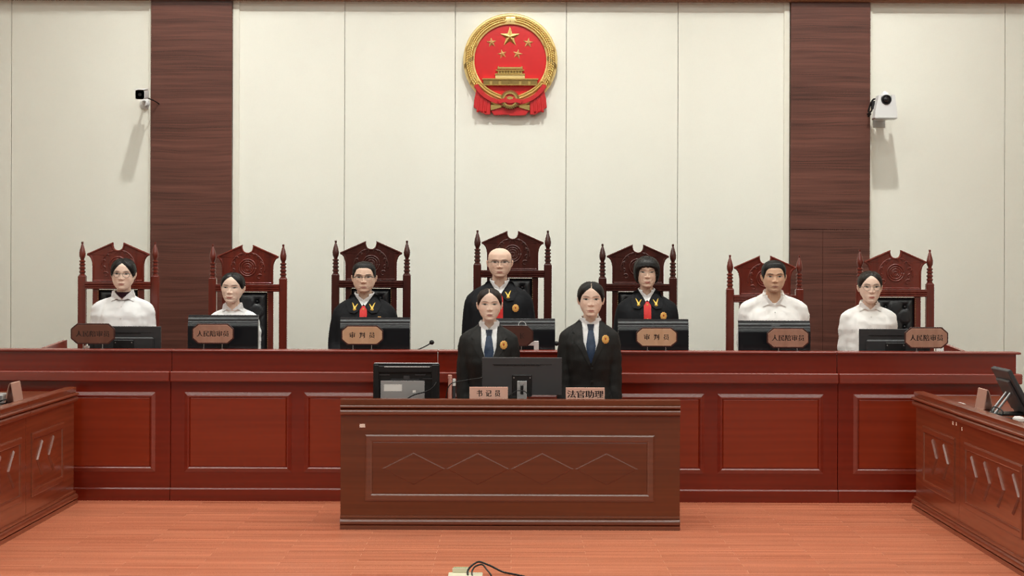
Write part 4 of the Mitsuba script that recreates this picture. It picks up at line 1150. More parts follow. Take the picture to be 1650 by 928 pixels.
def hair_mesh(nodes, top, side, seed, part=0.0, jag=.02, flat=False, back=None, bang=0.0, scalp=False, taper=.22):
    """Shell over the skull: hairline height by angle from the front (degrees), thickness on top and at the sides."""
    z, phi = lattice(100, 220)
    x, y = head_base(z, phi)
    a = np.degrees(np.abs(phi))
    hz = pc([q[0] for q in nodes], [q[1] for q in nodes])(a)
    P = np.stack([np.sin(phi) * 16, np.cos(phi) * 16, z * .7], -1)
    st = meshkit.noise(P * [1.6, 1.6, 1.0], seed) - .5
    fine = meshkit.noise(P * [4.5, 4.5, 1.6], seed + 3) - .5
    hz = hz + jag * 2 * (st * .7 + fine * .6) * (a < 80)
    m = smoothnp(-.030, .030, z - hz)
    th = side + (top - side) * smoothnp(.2, .95, z) * (1 if not flat else .6)
    th = th * (1 - .65 * G(x - part, .035) * smoothnp(.45, .6, z) * (y < .3)) if part is not None else th
    if part is not None and scalp: m = m * (1 - G(x - part, .016) * smoothnp(.62, .74, z) * (y < .30))
    if back: th = th + back * smoothnp(.1, .6, (y - .1))
    if bang: th = th + bang * smoothnp(.5, .25, z) * (a < 60)
    th = th + .024 * st * smoothnp(0, .2, z - hz) + .014 * fine
    th = th * (taper + (1 - taper) * smoothnp(0, .26, z - hz))
    off = -.055 * (1 - m) + th * m
    r = np.sqrt(x ** 2 + (y - .05) ** 2 + (z * .9) ** 2) + 1e-6
    n = np.stack([x / r, (y - .05) / r, z * .9 / r], -1)
    return lattice_mesh(x + n[..., 0] * off, y + n[..., 1] * off, z + n[..., 2] * off)


def ell(c, r, sub=3):
    m = trimesh.creation.icosphere(sub, 1.0); m.vertices = m.vertices * r + np.asarray(c); return m


def bones(chain):
    """Manifold of hulls of consecutive spheres ((x, y, z), r) or ((x, y, z), (rx, ry, rz))."""
    out = None
    S = trimesh.creation.icosphere(2, 1.0).vertices
    for (p, r), (q, t) in zip(chain, chain[1:]):
        h = m3.Manifold.hull_points(np.vstack([S * r + np.asarray(p, float), S * t + np.asarray(q, float)]).astype(np.float32))
        out = h if out is None else out + h
    return out


def softened(man, edge, it=12, grow=0.0):
    """Refined to the edge length and smoothed by plain averaging; grow gives back what the averaging takes."""
    m = from_man(man.refine_to_length(edge))
    m.merge_vertices()
    m.update_faces(m.nondegenerate_faces())
    m.remove_unreferenced_vertices()
    L = trimesh.smoothing.laplacian_calculation(m, equal_weight=True)
    v = np.array(m.vertices)
    for _ in range(it):
        v = v * .5 + .5 * (L @ v)
    m.vertices = v
    if grow: m.vertices = m.vertices + m.vertex_normals * grow
    return m


def front_of(mesh, step=.006):
    """Height field of the mesh seen from -y: a function (x, z) -> y."""
    p, fi = trimesh.sample.sample_surface(mesh, 420000, seed=1)
    p = p[mesh.face_normals[fi][:, 1] < -.05]
    lo, hi = p.min(0) - step, p.max(0) + step
    nx, nz = int((hi[0] - lo[0]) / step) + 2, int((hi[2] - lo[2]) / step) + 2
    g = np.full((nx, nz), np.inf)
    i, j = ((p[:, 0] - lo[0]) / step).astype(int), ((p[:, 2] - lo[2]) / step).astype(int)
    np.minimum.at(g, (i, j), p[:, 1])
    bad = ~np.isfinite(g)
    idx = ndimage.distance_transform_edt(bad, return_distances=False, return_indices=True)
    g = ndimage.gaussian_filter(ndimage.median_filter(g[tuple(idx)], 3), .8)

    def fn(x, z):
        x, z = np.broadcast_arrays(np.asarray(x, float), np.asarray(z, float))
        return ndimage.map_coordinates(g, [((x - lo[0]) / step - .5).ravel(), ((z - lo[2]) / step - .5).ravel()], order=1, mode='nearest').reshape(x.shape)
    return fn


def drape(poly, fn, off=.003, thick=.003, step=.009, dome=0.0, lift=None):
    """A sheet with an outline in (x, z) laid on the front fn, with thickness."""
    poly = poly if hasattr(poly, 'exterior') else Polygon(poly)
    poly = poly.buffer(0)
    ring = poly.exterior.segmentize(step)
    b = np.array(ring.coords)[:-1]
    x0, z0, x1, z1 = poly.bounds
    gx, gz = np.meshgrid(np.arange(x0, x1, step) + step / 2, np.arange(z0, z1, step) + step / 2)
    inner = poly.buffer(-step * .45)
    ok = contains_xy(inner, gx.ravel(), gz.ravel()) if not inner.is_empty else np.zeros(gx.size, bool)
    pts = np.vstack([b, np.stack([gx.ravel()[ok], gz.ravel()[ok]], 1)])
    pts = pts + 1e-7 * np.sin(np.arange(len(pts)) * 12.9898)[:, None]
    tri = Delaunay(pts).simplices
    c = pts[tri].mean(1)
    tri = tri[contains_xy(poly.buffer(1e-6), c[:, 0], c[:, 1])]
    a = pts[tri]
    area = (a[:, 1, 0] - a[:, 0, 0]) * (a[:, 2, 1] - a[:, 0, 1]) - (a[:, 1, 1] - a[:, 0, 1]) * (a[:, 2, 0] - a[:, 0, 0])
    tri = tri[np.abs(area) > 1e-12]; area = area[np.abs(area) > 1e-12]
    tri[area < 0] = tri[area < 0][:, ::-1]                        # anticlockwise in (x, z): faces -y
    y = fn(pts[:, 0], pts[:, 1])
    bl = dome * np.minimum(1, np.array([ring.distance(Point(*q)) for q in pts]) / max(dome * 3, 1e-6)) if dome else 0
    lf = lift(pts[:, 0], pts[:, 1]) if lift else 0
    F = np.stack([pts[:, 0], y - off - thick - bl - lf, pts[:, 1]], 1)
    B = np.stack([pts[:, 0], y - off - lf * .6, pts[:, 1]], 1)
    e = np.sort(np.vstack([tri[:, [0, 1]], tri[:, [1, 2]], tri[:, [2, 0]]]), 1)
    d = np.vstack([tri[:, [0, 1]], tri[:, [1, 2]], tri[:, [2, 0]]])
    _, inv, cnt = np.unique(e, axis=0, return_inverse=True, return_counts=True)
    d = d[cnt[inv.ravel()] == 1]
    n = len(pts)
    side = np.vstack([np.stack([d[:, 0], d[:, 0] + n, d[:, 1]], 1), np.stack([d[:, 1], d[:, 0] + n, d[:, 1] + n], 1)])
    return trimesh.Trimesh(np.vstack([F, B]), np.vstack([tri, tri[:, ::-1] + n, side]), process=False)


def torso_rings(rows, ex=2.4, n=48):
    """rows of (z, half width, half depth, y centre)."""
    t = np.linspace(0, 2 * PI, n + 1)[:-1]
    out = []
    for z, w, d, yc in rows:
        c, s = np.cos(t), np.sin(t)
        out.append(np.stack([w * np.sign(c) * np.abs(c) ** (2 / ex), yc + d * np.sign(s) * np.abs(s) ** (2 / ex), np.full(n, z)], 1))
    m = rings_mesh(out)
    if m.volume < 0: m.invert()
    return m


def hand(wr, d, side, up=(0, 0, 1), k=1.0):
    """Palm, four fingers of different lengths and a thumb, slightly curled; wr the wrist, d the direction of the hand, side the way to the thumb."""
    d = np.asarray(d, float) / np.linalg.norm(d)
    s = np.asarray(side, float); s = s - d * (s @ d); s /= np.linalg.norm(s)
    n = np.cross(d, s)                                            # palm normal, fingers curl along +n or -n
    w = np.asarray(wr, float)
    P = lambda a, b, c: w + k * (d * a + s * b + n * c)
    S = trimesh.creation.icosphere(1, 1.0).vertices
    pts = [P(0, 0, 0) + S * .019 * k] + [P(a, b, 0) + S * .0125 * k for a, b in ((.035, .030), (.035, -.030), (.085, .030), (.080, -.030))]
    out = m3.Manifold.hull_points(np.vstack(pts).astype(np.float32))
    for b, l, r in ((.030, .072, .0085), (.010, .080, .0088), (-.010, .074, .0085), (-.030, .058, .0075)):
        out += bones([(P(.080, b * .95, 0), r * 1.1 * k), (P(.080 + l * .45, b * 1.05, .006), r * k), (P(.080 + l * .78, b * 1.05, .018), r * .92 * k), (P(.080 + l, b * 1.0, .033), r * .8 * k)])
    out += bones([(P(.025, .030, .004), .0115 * k), (P(.055, .052, .012), .0105 * k), (P(.085, .062, .020), .009 * k)])
    return out


def person(label, px, top, chin, Y, sh, ysh, style, skin, hair=None, hairtop=.07, jaw=1.0, nose=1.0, smile=0.0, male=False, yaw=0.0, roll=0.0, pitch=0.0, glasses=None,
           brow=.85, browc=(.03, .02, .016), lip=(.42, .135, .115), wd=1.0, dress=None, arms='lap', stand=False, seat=.75, stubble=0.0, ybase=None, depth=1.0, neckw=1.0, eyeopen=1.0, under=None, sidey=0):
    k = thing('person', label, 'person')
    s_px = FOC / Y
    A, B = at(px, top, Y), at(px, chin, Y)
    H = (A[2] - B[2]) / (2 + hairtop)                            # half the head's height
    hc = np.array([A[0], Y, B[2] + H])
    HM = mat4(hc, rz=yaw, rx=pitch, ry=roll, s=np.array([H * wd, H, H]))
    toH = np.linalg.inv(HM)
    SL, SR = at(sh[0], ysh, Y), at(sh[1], ysh, Y)
    xc, sw, zs = (SL[0] + SR[0]) / 2, (SR[0] - SL[0]) / 2, (SL[2] + SR[2]) / 2
    xb = .5 * (xc + hc[0])
    zn = at(px, ybase, Y)[2]                                      # the bottom of the neck opening
    yb = Y + .30 * H                                              # torso centre, a little behind the face
    X = lambda dx: xc + dx
    # ---- body: head, ears, neck, trunk, arms, hands, legs as one surface
    face = face_mesh(jaw, nose, smile, male)
    head = to_man(face)
    for s in (-1, 1):
        e = bones([((s * .70, .07, -.23), (.055, .06, .06)), ((s * .765, .10, -.02), (.050, .11, .10)), ((s * .775, .11, .09), (.045, .12, .085))])
        e = e - m3.Manifold.sphere(1.0, 24).scale((.05, .065, .11)).translate((s * .835, .06, .03))
        head = head + e
    head = head.transform(HM[:3].astype(np.float32))
    nr = H * (.50 if male else .42) * neckw
    nb = np.array([hc[0] * .7 + xc * .3, yb + .05 * H, zn - .01])
    hp = HM @ np.array([0, .16, -.52, 1])
    body = head + bones([(hp[:3], nr), ((hp[:3] * .4 + nb * .6), nr * .98), (nb, nr * 1.06), (nb - [0, 0, .06], nr * 1.15)])
    zhip = zn - (.56 if not stand else .50)
    if not stand: zhip = seat + .10
    sj = [(X(s * (sw - .065)), yb, zs - .06) for s in (-1, 1)]
    body += bones([((xc, yb, zn - .07), (.10, .06, .05)), ((xc, yb, zs - .10), (sw * .70, .082, .07)), ((xc, yb, zs - .25), (.125, .088, .08)), ((xc, yb, zhip + .12), (.115, .085, .08)), ((xc, yb, zhip), (.14, .09, .08))])
    la = (zs - .06 - zhip) * .58
    hands = []
    for i, s in enumerate((-1, 1)):
        if arms == 'down':
            el = np.array(sj[i]) + [s * .028, .012, -.29]; wr = el + [s * .012, -.035, -.245]
            hd = hand(wr + [0, -.003, -.012], (0, -.12, -1), (0, -1, 0), k=.92)
        else:
            el = np.array(sj[i]) + [s * .022, .02, -la]; wr = np.array([X(s * .13), yb - .165, seat + .165])
            dd = np.array([-s * .8, -.5, 0.0])
            hd = hand(wr + dd * .012, dd, (-s * .4, -.8, .2), k=.92)
        body += bones([(sj[i], .047), (el, .036), (wr, .024)]) + hd
        hands.append((el, wr))
    zfl = PLAT if not stand else 0.0
    legs = []
    for s in (-1, 1):
        hip = (X(s * .085), yb, zhip - .0)
        if stand:
            kn, an = (X(s * .085), yb - .005, zhip * .52), (X(s * .085), yb + .02, .075)
        else:
            kn, an = (X(s * .10), yb - .40, seat + .065), (X(s * .10), yb - .37, zfl + .085)
        toe = (an[0], an[1] - .13, zfl + .028)
        body += bones([(hip, .078), (kn, .052), (an, .034)]) + bones([(an, .034), ((an[0], an[1] - .02, zfl + .036), .036), (toe, .028)])
        legs.append((hip, kn, an, toe))
    bm = from_man(body)
    q = trimesh.transform_points(bm.vertices, toH)
    col = skin_color(q, skin, lip, brow, browc, smile, male, stubble=stubble)
    far = q[:, 2] < -1.25
    col[far] = skin
    obj('body', bm, 'm_skin', k, smooth=True, color=col)

    # ---- eyes
    ff = front_of(face, .014)
    for s in (-1, 1):
        t = np.linspace(-1, 1, 15)
        xw, xo = .160, .305
        upz = .036 + .046 * eyeopen * (1 - np.abs(t) ** 2.2) + .010 * t
        loz = .030 - .024 * eyeopen * (1 - np.abs(t) ** 2.4) + .010 * t
        P = [(s * (xo + xw * a), z - .004) for a, z in zip(t, loz)] + [(s * (xo + xw * a), z) for a, z in zip(t[::-1], upz[::-1])]
        P = Polygon(P).buffer(0)
        em = drape(P, ff, .004, .010, .014)
        ex, ez = em.vertices[:, 0] - s * (xo - .005), em.vertices[:, 2] - .042
        rr = np.sqrt(ex ** 2 + ez ** 2)
        c = np.where((rr < .070)[:, None], [[.022, .013, .010]], [[.50, .45, .42]])
        obj('eye', em, 'm_eye', k, M=HM, smooth=True, color=c)
        lp = [(s * (xo + xw * 1.06 * a), ff(s * (xo + xw * 1.06 * a), z) - .018, z + .006) for a, z in zip(t, upz)]
        obj('eyelash', tube(lp, np.linspace(.008, .013, 15) * (1.0 if not male else .8), 6), 'm_lash', k, M=HM, smooth=True)
    # ---- hair
    if hair:
        hm = hair_mesh(**{q: v for q, v in hair.items() if q not in ('mat', 'bun', 'tail')})
        obj('hair', hm, hair['mat'], k, M=HM, smooth=True)
        if hair.get('bun'):
            b = ell((0, .98, -.28), (.26, .22, .26)); b.vertices += .02 * np.sin(b.vertices[:, [2]] * 40) * [1, 1, 0]
            obj('hair_bun', b, hair['mat'], k, M=HM, smooth=True)
        if hair.get('tail'):
            obj('ponytail', tube(curve([(0, .86, -.25), (0, 1.05, -.5), (0, .98, -.9), (0, .90, -1.5)], 16), [.16] * 3 + list(np.linspace(.19, .05, 13)), 14), hair['mat'], k, M=HM, smooth=True)
    # ---- glasses
    if glasses:
        kind, gm = glasses
        yg = lambda x: -.86 + .16 * (abs(x) / .5) ** 2
        for s in (-1, 1):
            t = np.linspace(0, 2 * PI, 41)
            ca, sa = np.cos(t), np.sin(t)
            e = 1.0 if kind == 'round' else .62
            rx, rz = (.205, .175) if kind == 'round' else (.225, .140)
            ox, oz = s * .305 + rx * np.sign(ca) * np.abs(ca) ** e, -.010 + rz * np.sign(sa) * np.abs(sa) ** e
            path = np.stack([ox, [yg(v) for v in ox], oz], 1)
            if kind == 'half':
                obj('glasses__rim', tube(path[:21], .017, 8), gm, k, M=HM, smooth=True)
                obj('glasses__lower_rim', tube(path[20:], .006, 6), 'm_frame_light', k, M=HM, smooth=True)
            else:
                obj('glasses__rim', tube(path, .0115 if kind == 'round' else .013, 8), gm, k, M=HM, smooth=True)
            v = np.vstack([path[:-1], [[s * .305, yg(.305), -.010]]])
            obj('glasses__lens', trimesh.Trimesh(v, [[i, (i + 1) % 40, 40] for i in range(40)], process=False), 'm_lens', k, M=HM)
            obj('glasses__temple_arm', tube(curve([(s * (.305 + rx), yg(.53), .05), (s * .68, -.50, .06), (s * .755, -.05, .05), (s * .77, .10, .0)], 14), .013, 8), gm, k, M=HM, smooth=True)
        obj('glasses__bridge', tube(curve([(-.10, yg(.1), .03), (0, -.89, .055), (.10, yg(.1), .03)], 9), .013, 8), gm, k, M=HM, smooth=True)

    # ---- clothes
    rs = .056 if not male else .062
    dr_ = dress
    mat = {'shirt': 'm_shirt', 'shirt_warm': 'm_shirt_warm', 'robe': 'm_robe', 'suit': 'm_suit'}[dr_]
    zb = zs + {'robe': .46, 'suit': .42}.get(dr_, .36) * (sw - nr * 1.3)
    zb = max(zb, zn + .02)
    if dr_ == 'robe':
        rows = [(zb + .008, nr * 1.24, nr * 1.2, yb), (zb - .016, nr * 1.6, nr * 1.35, yb), (zs + .62 * (zb - zs) - .01, sw * .50, .098 * depth, yb + .003), (zs - .030, sw * .84, .118 * depth, yb), (zs - .10, sw * .93, .130, yb - .005), (zs - .25, sw * .95, .135, yb - .01), (zs - .45, sw * 1.0, .150, yb - .01), (zhip, sw * 1.04, .165, yb - .01)]
        r0, r1, r2, out = .066, .082, .095, .030
    elif dr_ == 'suit':
        rows = [(zb + .012, nr * 1.22, nr * 1.2, yb + .005), (zb - .015, nr * 1.75, nr * 1.4, yb + .005), (zs + .62 * (zb - zs) - .01, sw * .50, .090, yb + .005), (zs - .035, sw * .82, .108, yb), (zs - .12, sw * .84, .122, yb - .006), (zs - .20, sw * .80, .128, yb - .012), (zs - .30, sw * .70, .112, yb - .004), (zs - .37, sw * .675, .105, yb), (zs - .46, sw * .76, .118, yb), (zs - .56, sw * .90, .132, yb)]
        r0, r1, r2, out = .058, .054, .046, .030
    else:
        rows = [(zb + .004, nr * 1.15, nr * 1.15, yb), (zb - .016, nr * 1.6, nr * 1.3, yb), (zs + .62 * (zb - zs) - .008, sw * .50, .088 * depth, yb + .003), (zs - .035, sw * .82, .104 * depth, yb), (zs - .11, sw * .90, .118 * depth, yb - .005), (zs - .22, sw * .84, .122 * depth, yb - .008), (zs - .36, sw * .80, .118, yb - .004), (max(zhip, seat + .02), sw * .84, .125, yb)]
        r0, r1, r2, out = rs, .055, .040, .022
    tr = torso_rings(rows); tr.apply_translation((xc, 0, 0))
    v = tr.vertices; f = np.clip((v[:, 2] - zs) / max(zb - zs, .02), 0, 1); v[:, 0] += (nb[0] - xc) * f
    fy = (yb - v[:, 1]) / (nr * 1.2)
    z0 = min(zs, zn) - .10
    cap = zb - np.where(fy > 0, (zb - zn + .016) * np.clip(fy, 0, 1) ** 1.3, -.022 * np.clip(-fy, 0, 1))
    v[:, 2] = np.where(v[:, 2] > z0, z0 + (v[:, 2] - z0) * (cap - z0) / (zb + .008 - z0), v[:, 2]); tr.vertices = v
    g = to_man(tr)
    for i, s in enumerate((-1, 1)):
        el, wr = hands[i]
        sp = np.array([X(s * (sw - .86 * r0)), yb, zs - 1.02 * r0])
        inn = np.array([X(s * sw * .42), yb, zs + .70 * (zb - zs) - .040])
        g += bones([(inn, .036), (sp, r0), ((el + sp) / 2 + [s * .006, 0, 0], (r0 + r1) / 2 + .002), (el + [s * .004, 0, 0], r1), (wr, r2)])
    gm_ = softened(g, .013, 22, .005)
    n = gm_.vertex_normals
    v = gm_.vertices
    sd = sum(map(ord, label)) % 97
    rel = v - [xc, yb, zs]
    drop = smoothnp(.02, .14, zb - v[:, 2])
    amp = {'shirt': .0075, 'shirt_warm': .0075, 'robe': .008, 'suit': .0048}[dr_]
    if dr_ == 'robe':
        fl = meshkit.noise(np.stack([rel[:, 0] * 19, rel[:, 1] * 8, rel[:, 2] * 2.2], 1), sd) - .5
    else:
        fl = .6 * (meshkit.noise(np.stack([(rel[:, 0] + .5 * rel[:, 2] * np.sign(rel[:, 0])) * 22, rel[:, 1] * 10, (rel[:, 2] - .4 * np.abs(rel[:, 0])) * 13], 1), sd) - .5) + .6 * (meshkit.noise(rel * [14, 9, 30], sd + 5) - .5)
        armp = G(np.abs(rel[:, 0]) - sw * .72, .035) * G(rel[:, 2] + .15, .10)
        fl = fl - .35 * armp * (rel[:, 1] < 0)
    if dr_ != 'robe':                                             # the seam where the sleeve is set in
        gap_ = np.abs(rel[:, 0]) - (sw - .088 + .22 * np.clip(-rel[:, 2] - .02, 0, .2) ** 1.2)
        fl = fl - (.42 if dr_ != 'suit' else .5) * G(gap_, .010) * smoothnp(.02, -.02, rel[:, 2]) * smoothnp(-.30, -.16, rel[:, 2])
    gm_.vertices = v + n * (fl * amp * 2 * drop)[:, None]
    key = obj({'shirt': 'shirt', 'shirt_warm': 'shirt', 'robe': 'robe', 'suit': 'jacket'}[dr_], gm_, mat, k, smooth=True)
    fg = front_of(gm_)
    nx = nb[0]
    rc = nr * 1.34

    def fn(x, z):
        x, z = np.broadcast_arrays(np.asarray(x, float), np.asarray(z, float))
        cyl = yb - 1.04 * np.sqrt(np.maximum(rc ** 2 - (x - nx) ** 2, (.35 * rc) ** 2))
        zc = zn - .004 + (zb - zn) * np.clip(np.abs(x - nx) / rc, 0, 1) ** 1.6
        t = smoothnp(zc - .030, zc - .002, z)
        return fg(x, np.minimum(z, zc - .008)) * (1 - t) + cyl * t

    def neck_band(m, z0f, z1f, z0b, z1b, r0_, r1_, name, gap=.0, n=40, thick=.003, yoff=0.0, parent=None):
        """Band round the neck, front heights z0f..z1f, back z0b..z1b."""
        t = np.linspace(gap, 2 * PI - gap, n)
        cf = (1 + np.cos(t)) / 2
        ring = lambda r, zf, zb_: np.stack([nx + r * np.sin(t), yb + yoff - r * 1.05 * np.cos(t), zb_ + (zf - zb_) * cf], 1)
        rows_ = [ring(r0_, z0f, z0b), ring((r0_ + r1_) / 2, (z0f + z1f) / 2, (z0b + z1b) / 2), ring(r1_, z1f, z1b), ring(r1_ + thick, z1f, z1b), ring((r0_ + r1_) / 2 + thick, (z0f + z1f) / 2, (z0b + z1b) / 2), ring(r0_ + thick, z0f, z0b)]
        V = np.stack(rows_, 1)                                    # n x 6 x 3: closed section swept round
        mm = rings_mesh(list(V))
        if mm.volume < 0: mm.invert()
        return obj(name, mm, m, parent or k, smooth=40)

    def flap(m, name, parent, pts, off=.004, thick=.004, lift=None):
        return obj(name, drape([(nx + a, zn + b) for a, b in pts], fn, off, thick, .006, lift=lift), m, parent or k, smooth=30)

    w = nr * 1.28
    vh = max(at(px, sidey, Y)[2] - zn, .03)                        # height of the neck opening
    cl = lambda x, z: .007 * np.clip((z - zn + .01) / .05, 0, 1)
    if dr_ in ('shirt', 'shirt_warm'):
        if under:
            neck_band(under, zn + .020, zn + .052, zn + .01, zn + .060, nr * 1.26, nr * 1.16, 'undershirt')
            flap(under, 'front', k + '__undershirt', [(-w * .95, vh * .95), (0, .006), (w * .95, vh * .95), (0, vh * .6)], .0015, .002)
        obj('placket', drape([(nx - .016, zn - .012), (nx - .016, zn - .42), (nx + .016, zn - .42), (nx + .016, zn - .012)], fn, .001, .002, .008), mat, key, smooth=30)
        neck_band(mat, zn + .012, zn + vh * .8, zb - .002, zb + .030, nr * 1.38, nr * 1.26, 'collar_band', gap=.75, parent=key)
        neck_band(mat, zn + vh * .55, zn + vh * 1.0, zb - .012, zb + .034, nr * 1.52, nr * 1.30, 'collar_fold', gap=.95, parent=key)
        for s in (-1, 1):
            flap(mat, 'collar_leaf', key, [(s * .001, -.002), (s * w, vh), (s * (w + .012), vh * .92), (s * (w + .020), vh * .25), (s * (w + .016 if w > .05 else .066), -.014), (s * .040, .004), (s * .018, -.004)], .005, .0045, lift=cl)
        for i in range(4):
            z = zn - .055 - .085 * i
            obj('button', moved(lathe([(0, 0), (.0052, 0), (.0052, .002), (.003, .0028), (0, .0022)], 14), (nx, float(fn(nx, z)) - .003, z), rx=PI / 2), 'm_button', key, smooth=40)
        px_ = nx + .085
        if male: obj('chest_pocket', drape([(px_ - .05, zs - .16), (px_ - .05, zs - .265), (px_, zs - .285), (px_ + .05, zs - .265), (px_ + .05, zs - .16)], fn, .0008, .002, .01), mat, key, smooth=30)
    else:
        neck_band('m_shirt', zn + .006, zn + vh * .8, zb - .002, zb + .028, nr * 1.40, nr * 1.27, 'shirt_collar', gap=.55)
        if dr_ == 'robe':
            for s in (-1, 1):
                flap('m_shirt', 'leaf', k + '__shirt_collar', [(s * .0005, -.001), (s * w, vh), (s * (w + .012), vh * .80), (s * (w * .62), vh * .02), (s * .012, -.045), (s * .0005, -.036)], .004, .004, lift=cl)
            # red band with gold buttons, robe collar with gold wheat ears
            rb = obj('red_band', drape([(nx - .027, zn - .046), (nx - .027, zs - .60), (nx + .027, zs - .60), (nx + .027, zn - .046)], fn, .002, .003, .01), 'm_redband', k, smooth=30)
            for i in range(4):
                z = zn - .070 - .105 * i
                obj('gold_button', moved(lathe([(0, 0), (.0068, 0), (.006, .003), (0, .0045)], 14), (nx, float(fn(nx, z)) - .0045, z), rx=PI / 2), 'm_wheat', rb, smooth=40)
            for s in (-1, 1):
                flap('m_robe', 'collar', key, [(s * (w + .006), vh * .96), (s * (w * .64), -.002), (s * .012, -.050), (s * .034, -.080), (s * .062, -.100), (s * .102, -.094), (s * (w + .062), -.035), (s * (w + .034), vh * .60)], .005, .007, lift=cl)
                cx, cz = nx + s * .064, zn - .050
                ears = []
                f2 = lambda x, z: fn(x, z) - .0125
                for dx, h, wd in ((-.012, .042, .0085), (.010, .049, .0095)):
                    q = [(cx + s * (dx * t_ + dx * .9 * t_ ** 2), cz - .022 + h * t_) for t_ in np.linspace(0, 1, 7)]
                    ears.append(tube([(a, float(f2(a, b)) - .002, b) for a, b in q], np.interp(np.linspace(0, 1, 7), [0, .3, .8, 1], [.005, wd * .75, wd * .55, .002]), 8))
                ears.append(ell((cx, float(f2(cx, cz - .022)) - .001, cz - .022), (.013, .005, .010), 2))
                obj('wheat_emblem', ears, 'm_wheat', key, smooth=True, kind='stuff', label='gold wheat emblem on the robe collar')
            bxx, bz = nx + .118, zn - .150
        else:
            vb = zn - .262
            obj('shirt_front', drape([(nx - w - .004, zn + vh * .9), (nx - .002, zn - .002), (nx + .002, zn - .002), (nx + w + .004, zn + vh * .9), (nx + .052, zn - .13), (nx + .004, vb), (nx - .004, vb), (nx - .052, zn - .13)], fn, .001, .002, .007), 'm_shirt', k, smooth=30)
            for s in (-1, 1):
                flap('m_shirt', 'leaf', k + '__shirt_collar', [(s * .001, -.003), (s * w, vh), (s * (w + .012), vh * .75), (s * (w + .004), -.012), (s * .036, -.052), (s * .014, -.016)], .005, .004, lift=cl)
            tie = obj('tie', drape([(nx - .015, zn - .036), (nx - .032, zn - .150), (nx - .016, vb), (nx + .016, vb), (nx + .032, zn - .150), (nx + .015, zn - .036)], fn, .005, .004, .008, dome=.004), 'm_tie', k, smooth=40)
            obj('knot', drape([(nx - .023, zn - .010), (nx - .016, zn - .048), (nx + .016, zn - .048), (nx + .023, zn - .010)], fn, .010, .004, .006, dome=.006), 'm_tieknot', tie, smooth=40, label='dark tie knot')
            for s in (-1, 1):
                # lapel with notch
                L = [(w + .004, vh * .50), (w - .002, vh * .30), (.049, -.120), (.003, -.262), (.010, -.285), (.062, -.185), (.118, -.100), (.104, -.070), (.124, -.058), (.104, -.020), (w + .030, vh * .12)]
                flap('m_suit', 'lapel', key, [(s * a, b) for a, b in L], .005, .004, lift=lambda x, z: .003 + 0 * x)
                hx = xc + s * sw * .42
                obj('pocket_flap', drape([(hx - .06, zs - .435), (hx - .06, zs - .470), (hx + .06, zs - .462), (hx + .06, zs - .425)], fn, .001, .004, .01), 'm_suit', key, smooth=30)
            z = zn - .300
            obj('front_edge', drape([(nx - .003, zn - .262), (nx + .005, zn - .262), (nx + .004, zn - .48), (nx - .012, zn - .52)], fn, .001, .003, .01), 'm_suit', key, smooth=30)
            for dz in (0, -.085):
                obj('button', moved(lathe([(0, 0), (.009, 0), (.009, .003), (.006, .004), (0, .003)], 16), (nx + .008, float(fn(nx + .008, z + dz)) - .003, z + dz), rx=PI / 2), 'm_shoe', key, smooth=40)
            bxx, bz = nx + .096, zn - .108
        # badge with wheat rim
        o = .0095 if dr_ == 'suit' else .001
        disc = lambda rx, rz, dz=0, lob=0: [(bxx + rx * (1 + lob * math.cos(10 * a)) * math.cos(a), bz + dz + rz * (1 + lob * math.cos(10 * a)) * math.sin(a)) for a in np.linspace(0, 2 * PI, 61)[:-1]]
        bg = obj('badge', drape(disc(.0245, .0285, 0, .05), fn, o, .0035, .006, dome=.002), 'm_badge', k, smooth=40, label='small round gold and orange court badge')
        obj('centre', drape(disc(.0150, .0165, .003), fn, o + .0050, .0015, .005), 'm_badgegold', bg, smooth=40)
        obj('shield', drape([(bxx - .006, bz - .001), (bxx, bz - .007), (bxx + .006, bz - .001), (bxx + .006, bz + .010), (bxx - .006, bz + .010)], fn, o + .0066, .0014, .005), 'm_badgered', bg, smooth=40)
    # ---- trousers and shoes
    tg = None
    for hip, kn, an, toe in legs:
        b = bones([(hip, .092), (kn, .066), ((an[0], an[1], an[2] + .02), .056)])
        tg = b if tg is None else tg + b
    tg += bones([((xc, yb, zhip + .05), (.155, .105, .08)), ((xc, yb, zhip), (.155, .105, .08))])
    obj('trousers', softened(tg, .03, 3), 'm_trousers', k, smooth=True)
    for hip, kn, an, toe in legs:
        sm = bones([((an[0], an[1] + .02, zfl + .052), (.043, .048, .050)), ((an[0], an[1] - .06, zfl + .036), (.043, .05, .035)), ((toe[0], toe[1] - .008, zfl + .030), (.038, .04, .029))])
        obj('shoe', softened(sm, .02, 2), 'm_shoe', k, smooth=True)
    return k


JY, KY = 15.48, 13.85
BACK = [(0, .76), (12, .69), (28, .53), (44, .32), (60, .07), (74, -.06), (84, .02), (97, .0), (110, -.3), (130, -.5), (180, -.62)]
FAIR, MID, TAN = (.85, .625, .505), (.76, .525, .40), (.64, .395, .265)

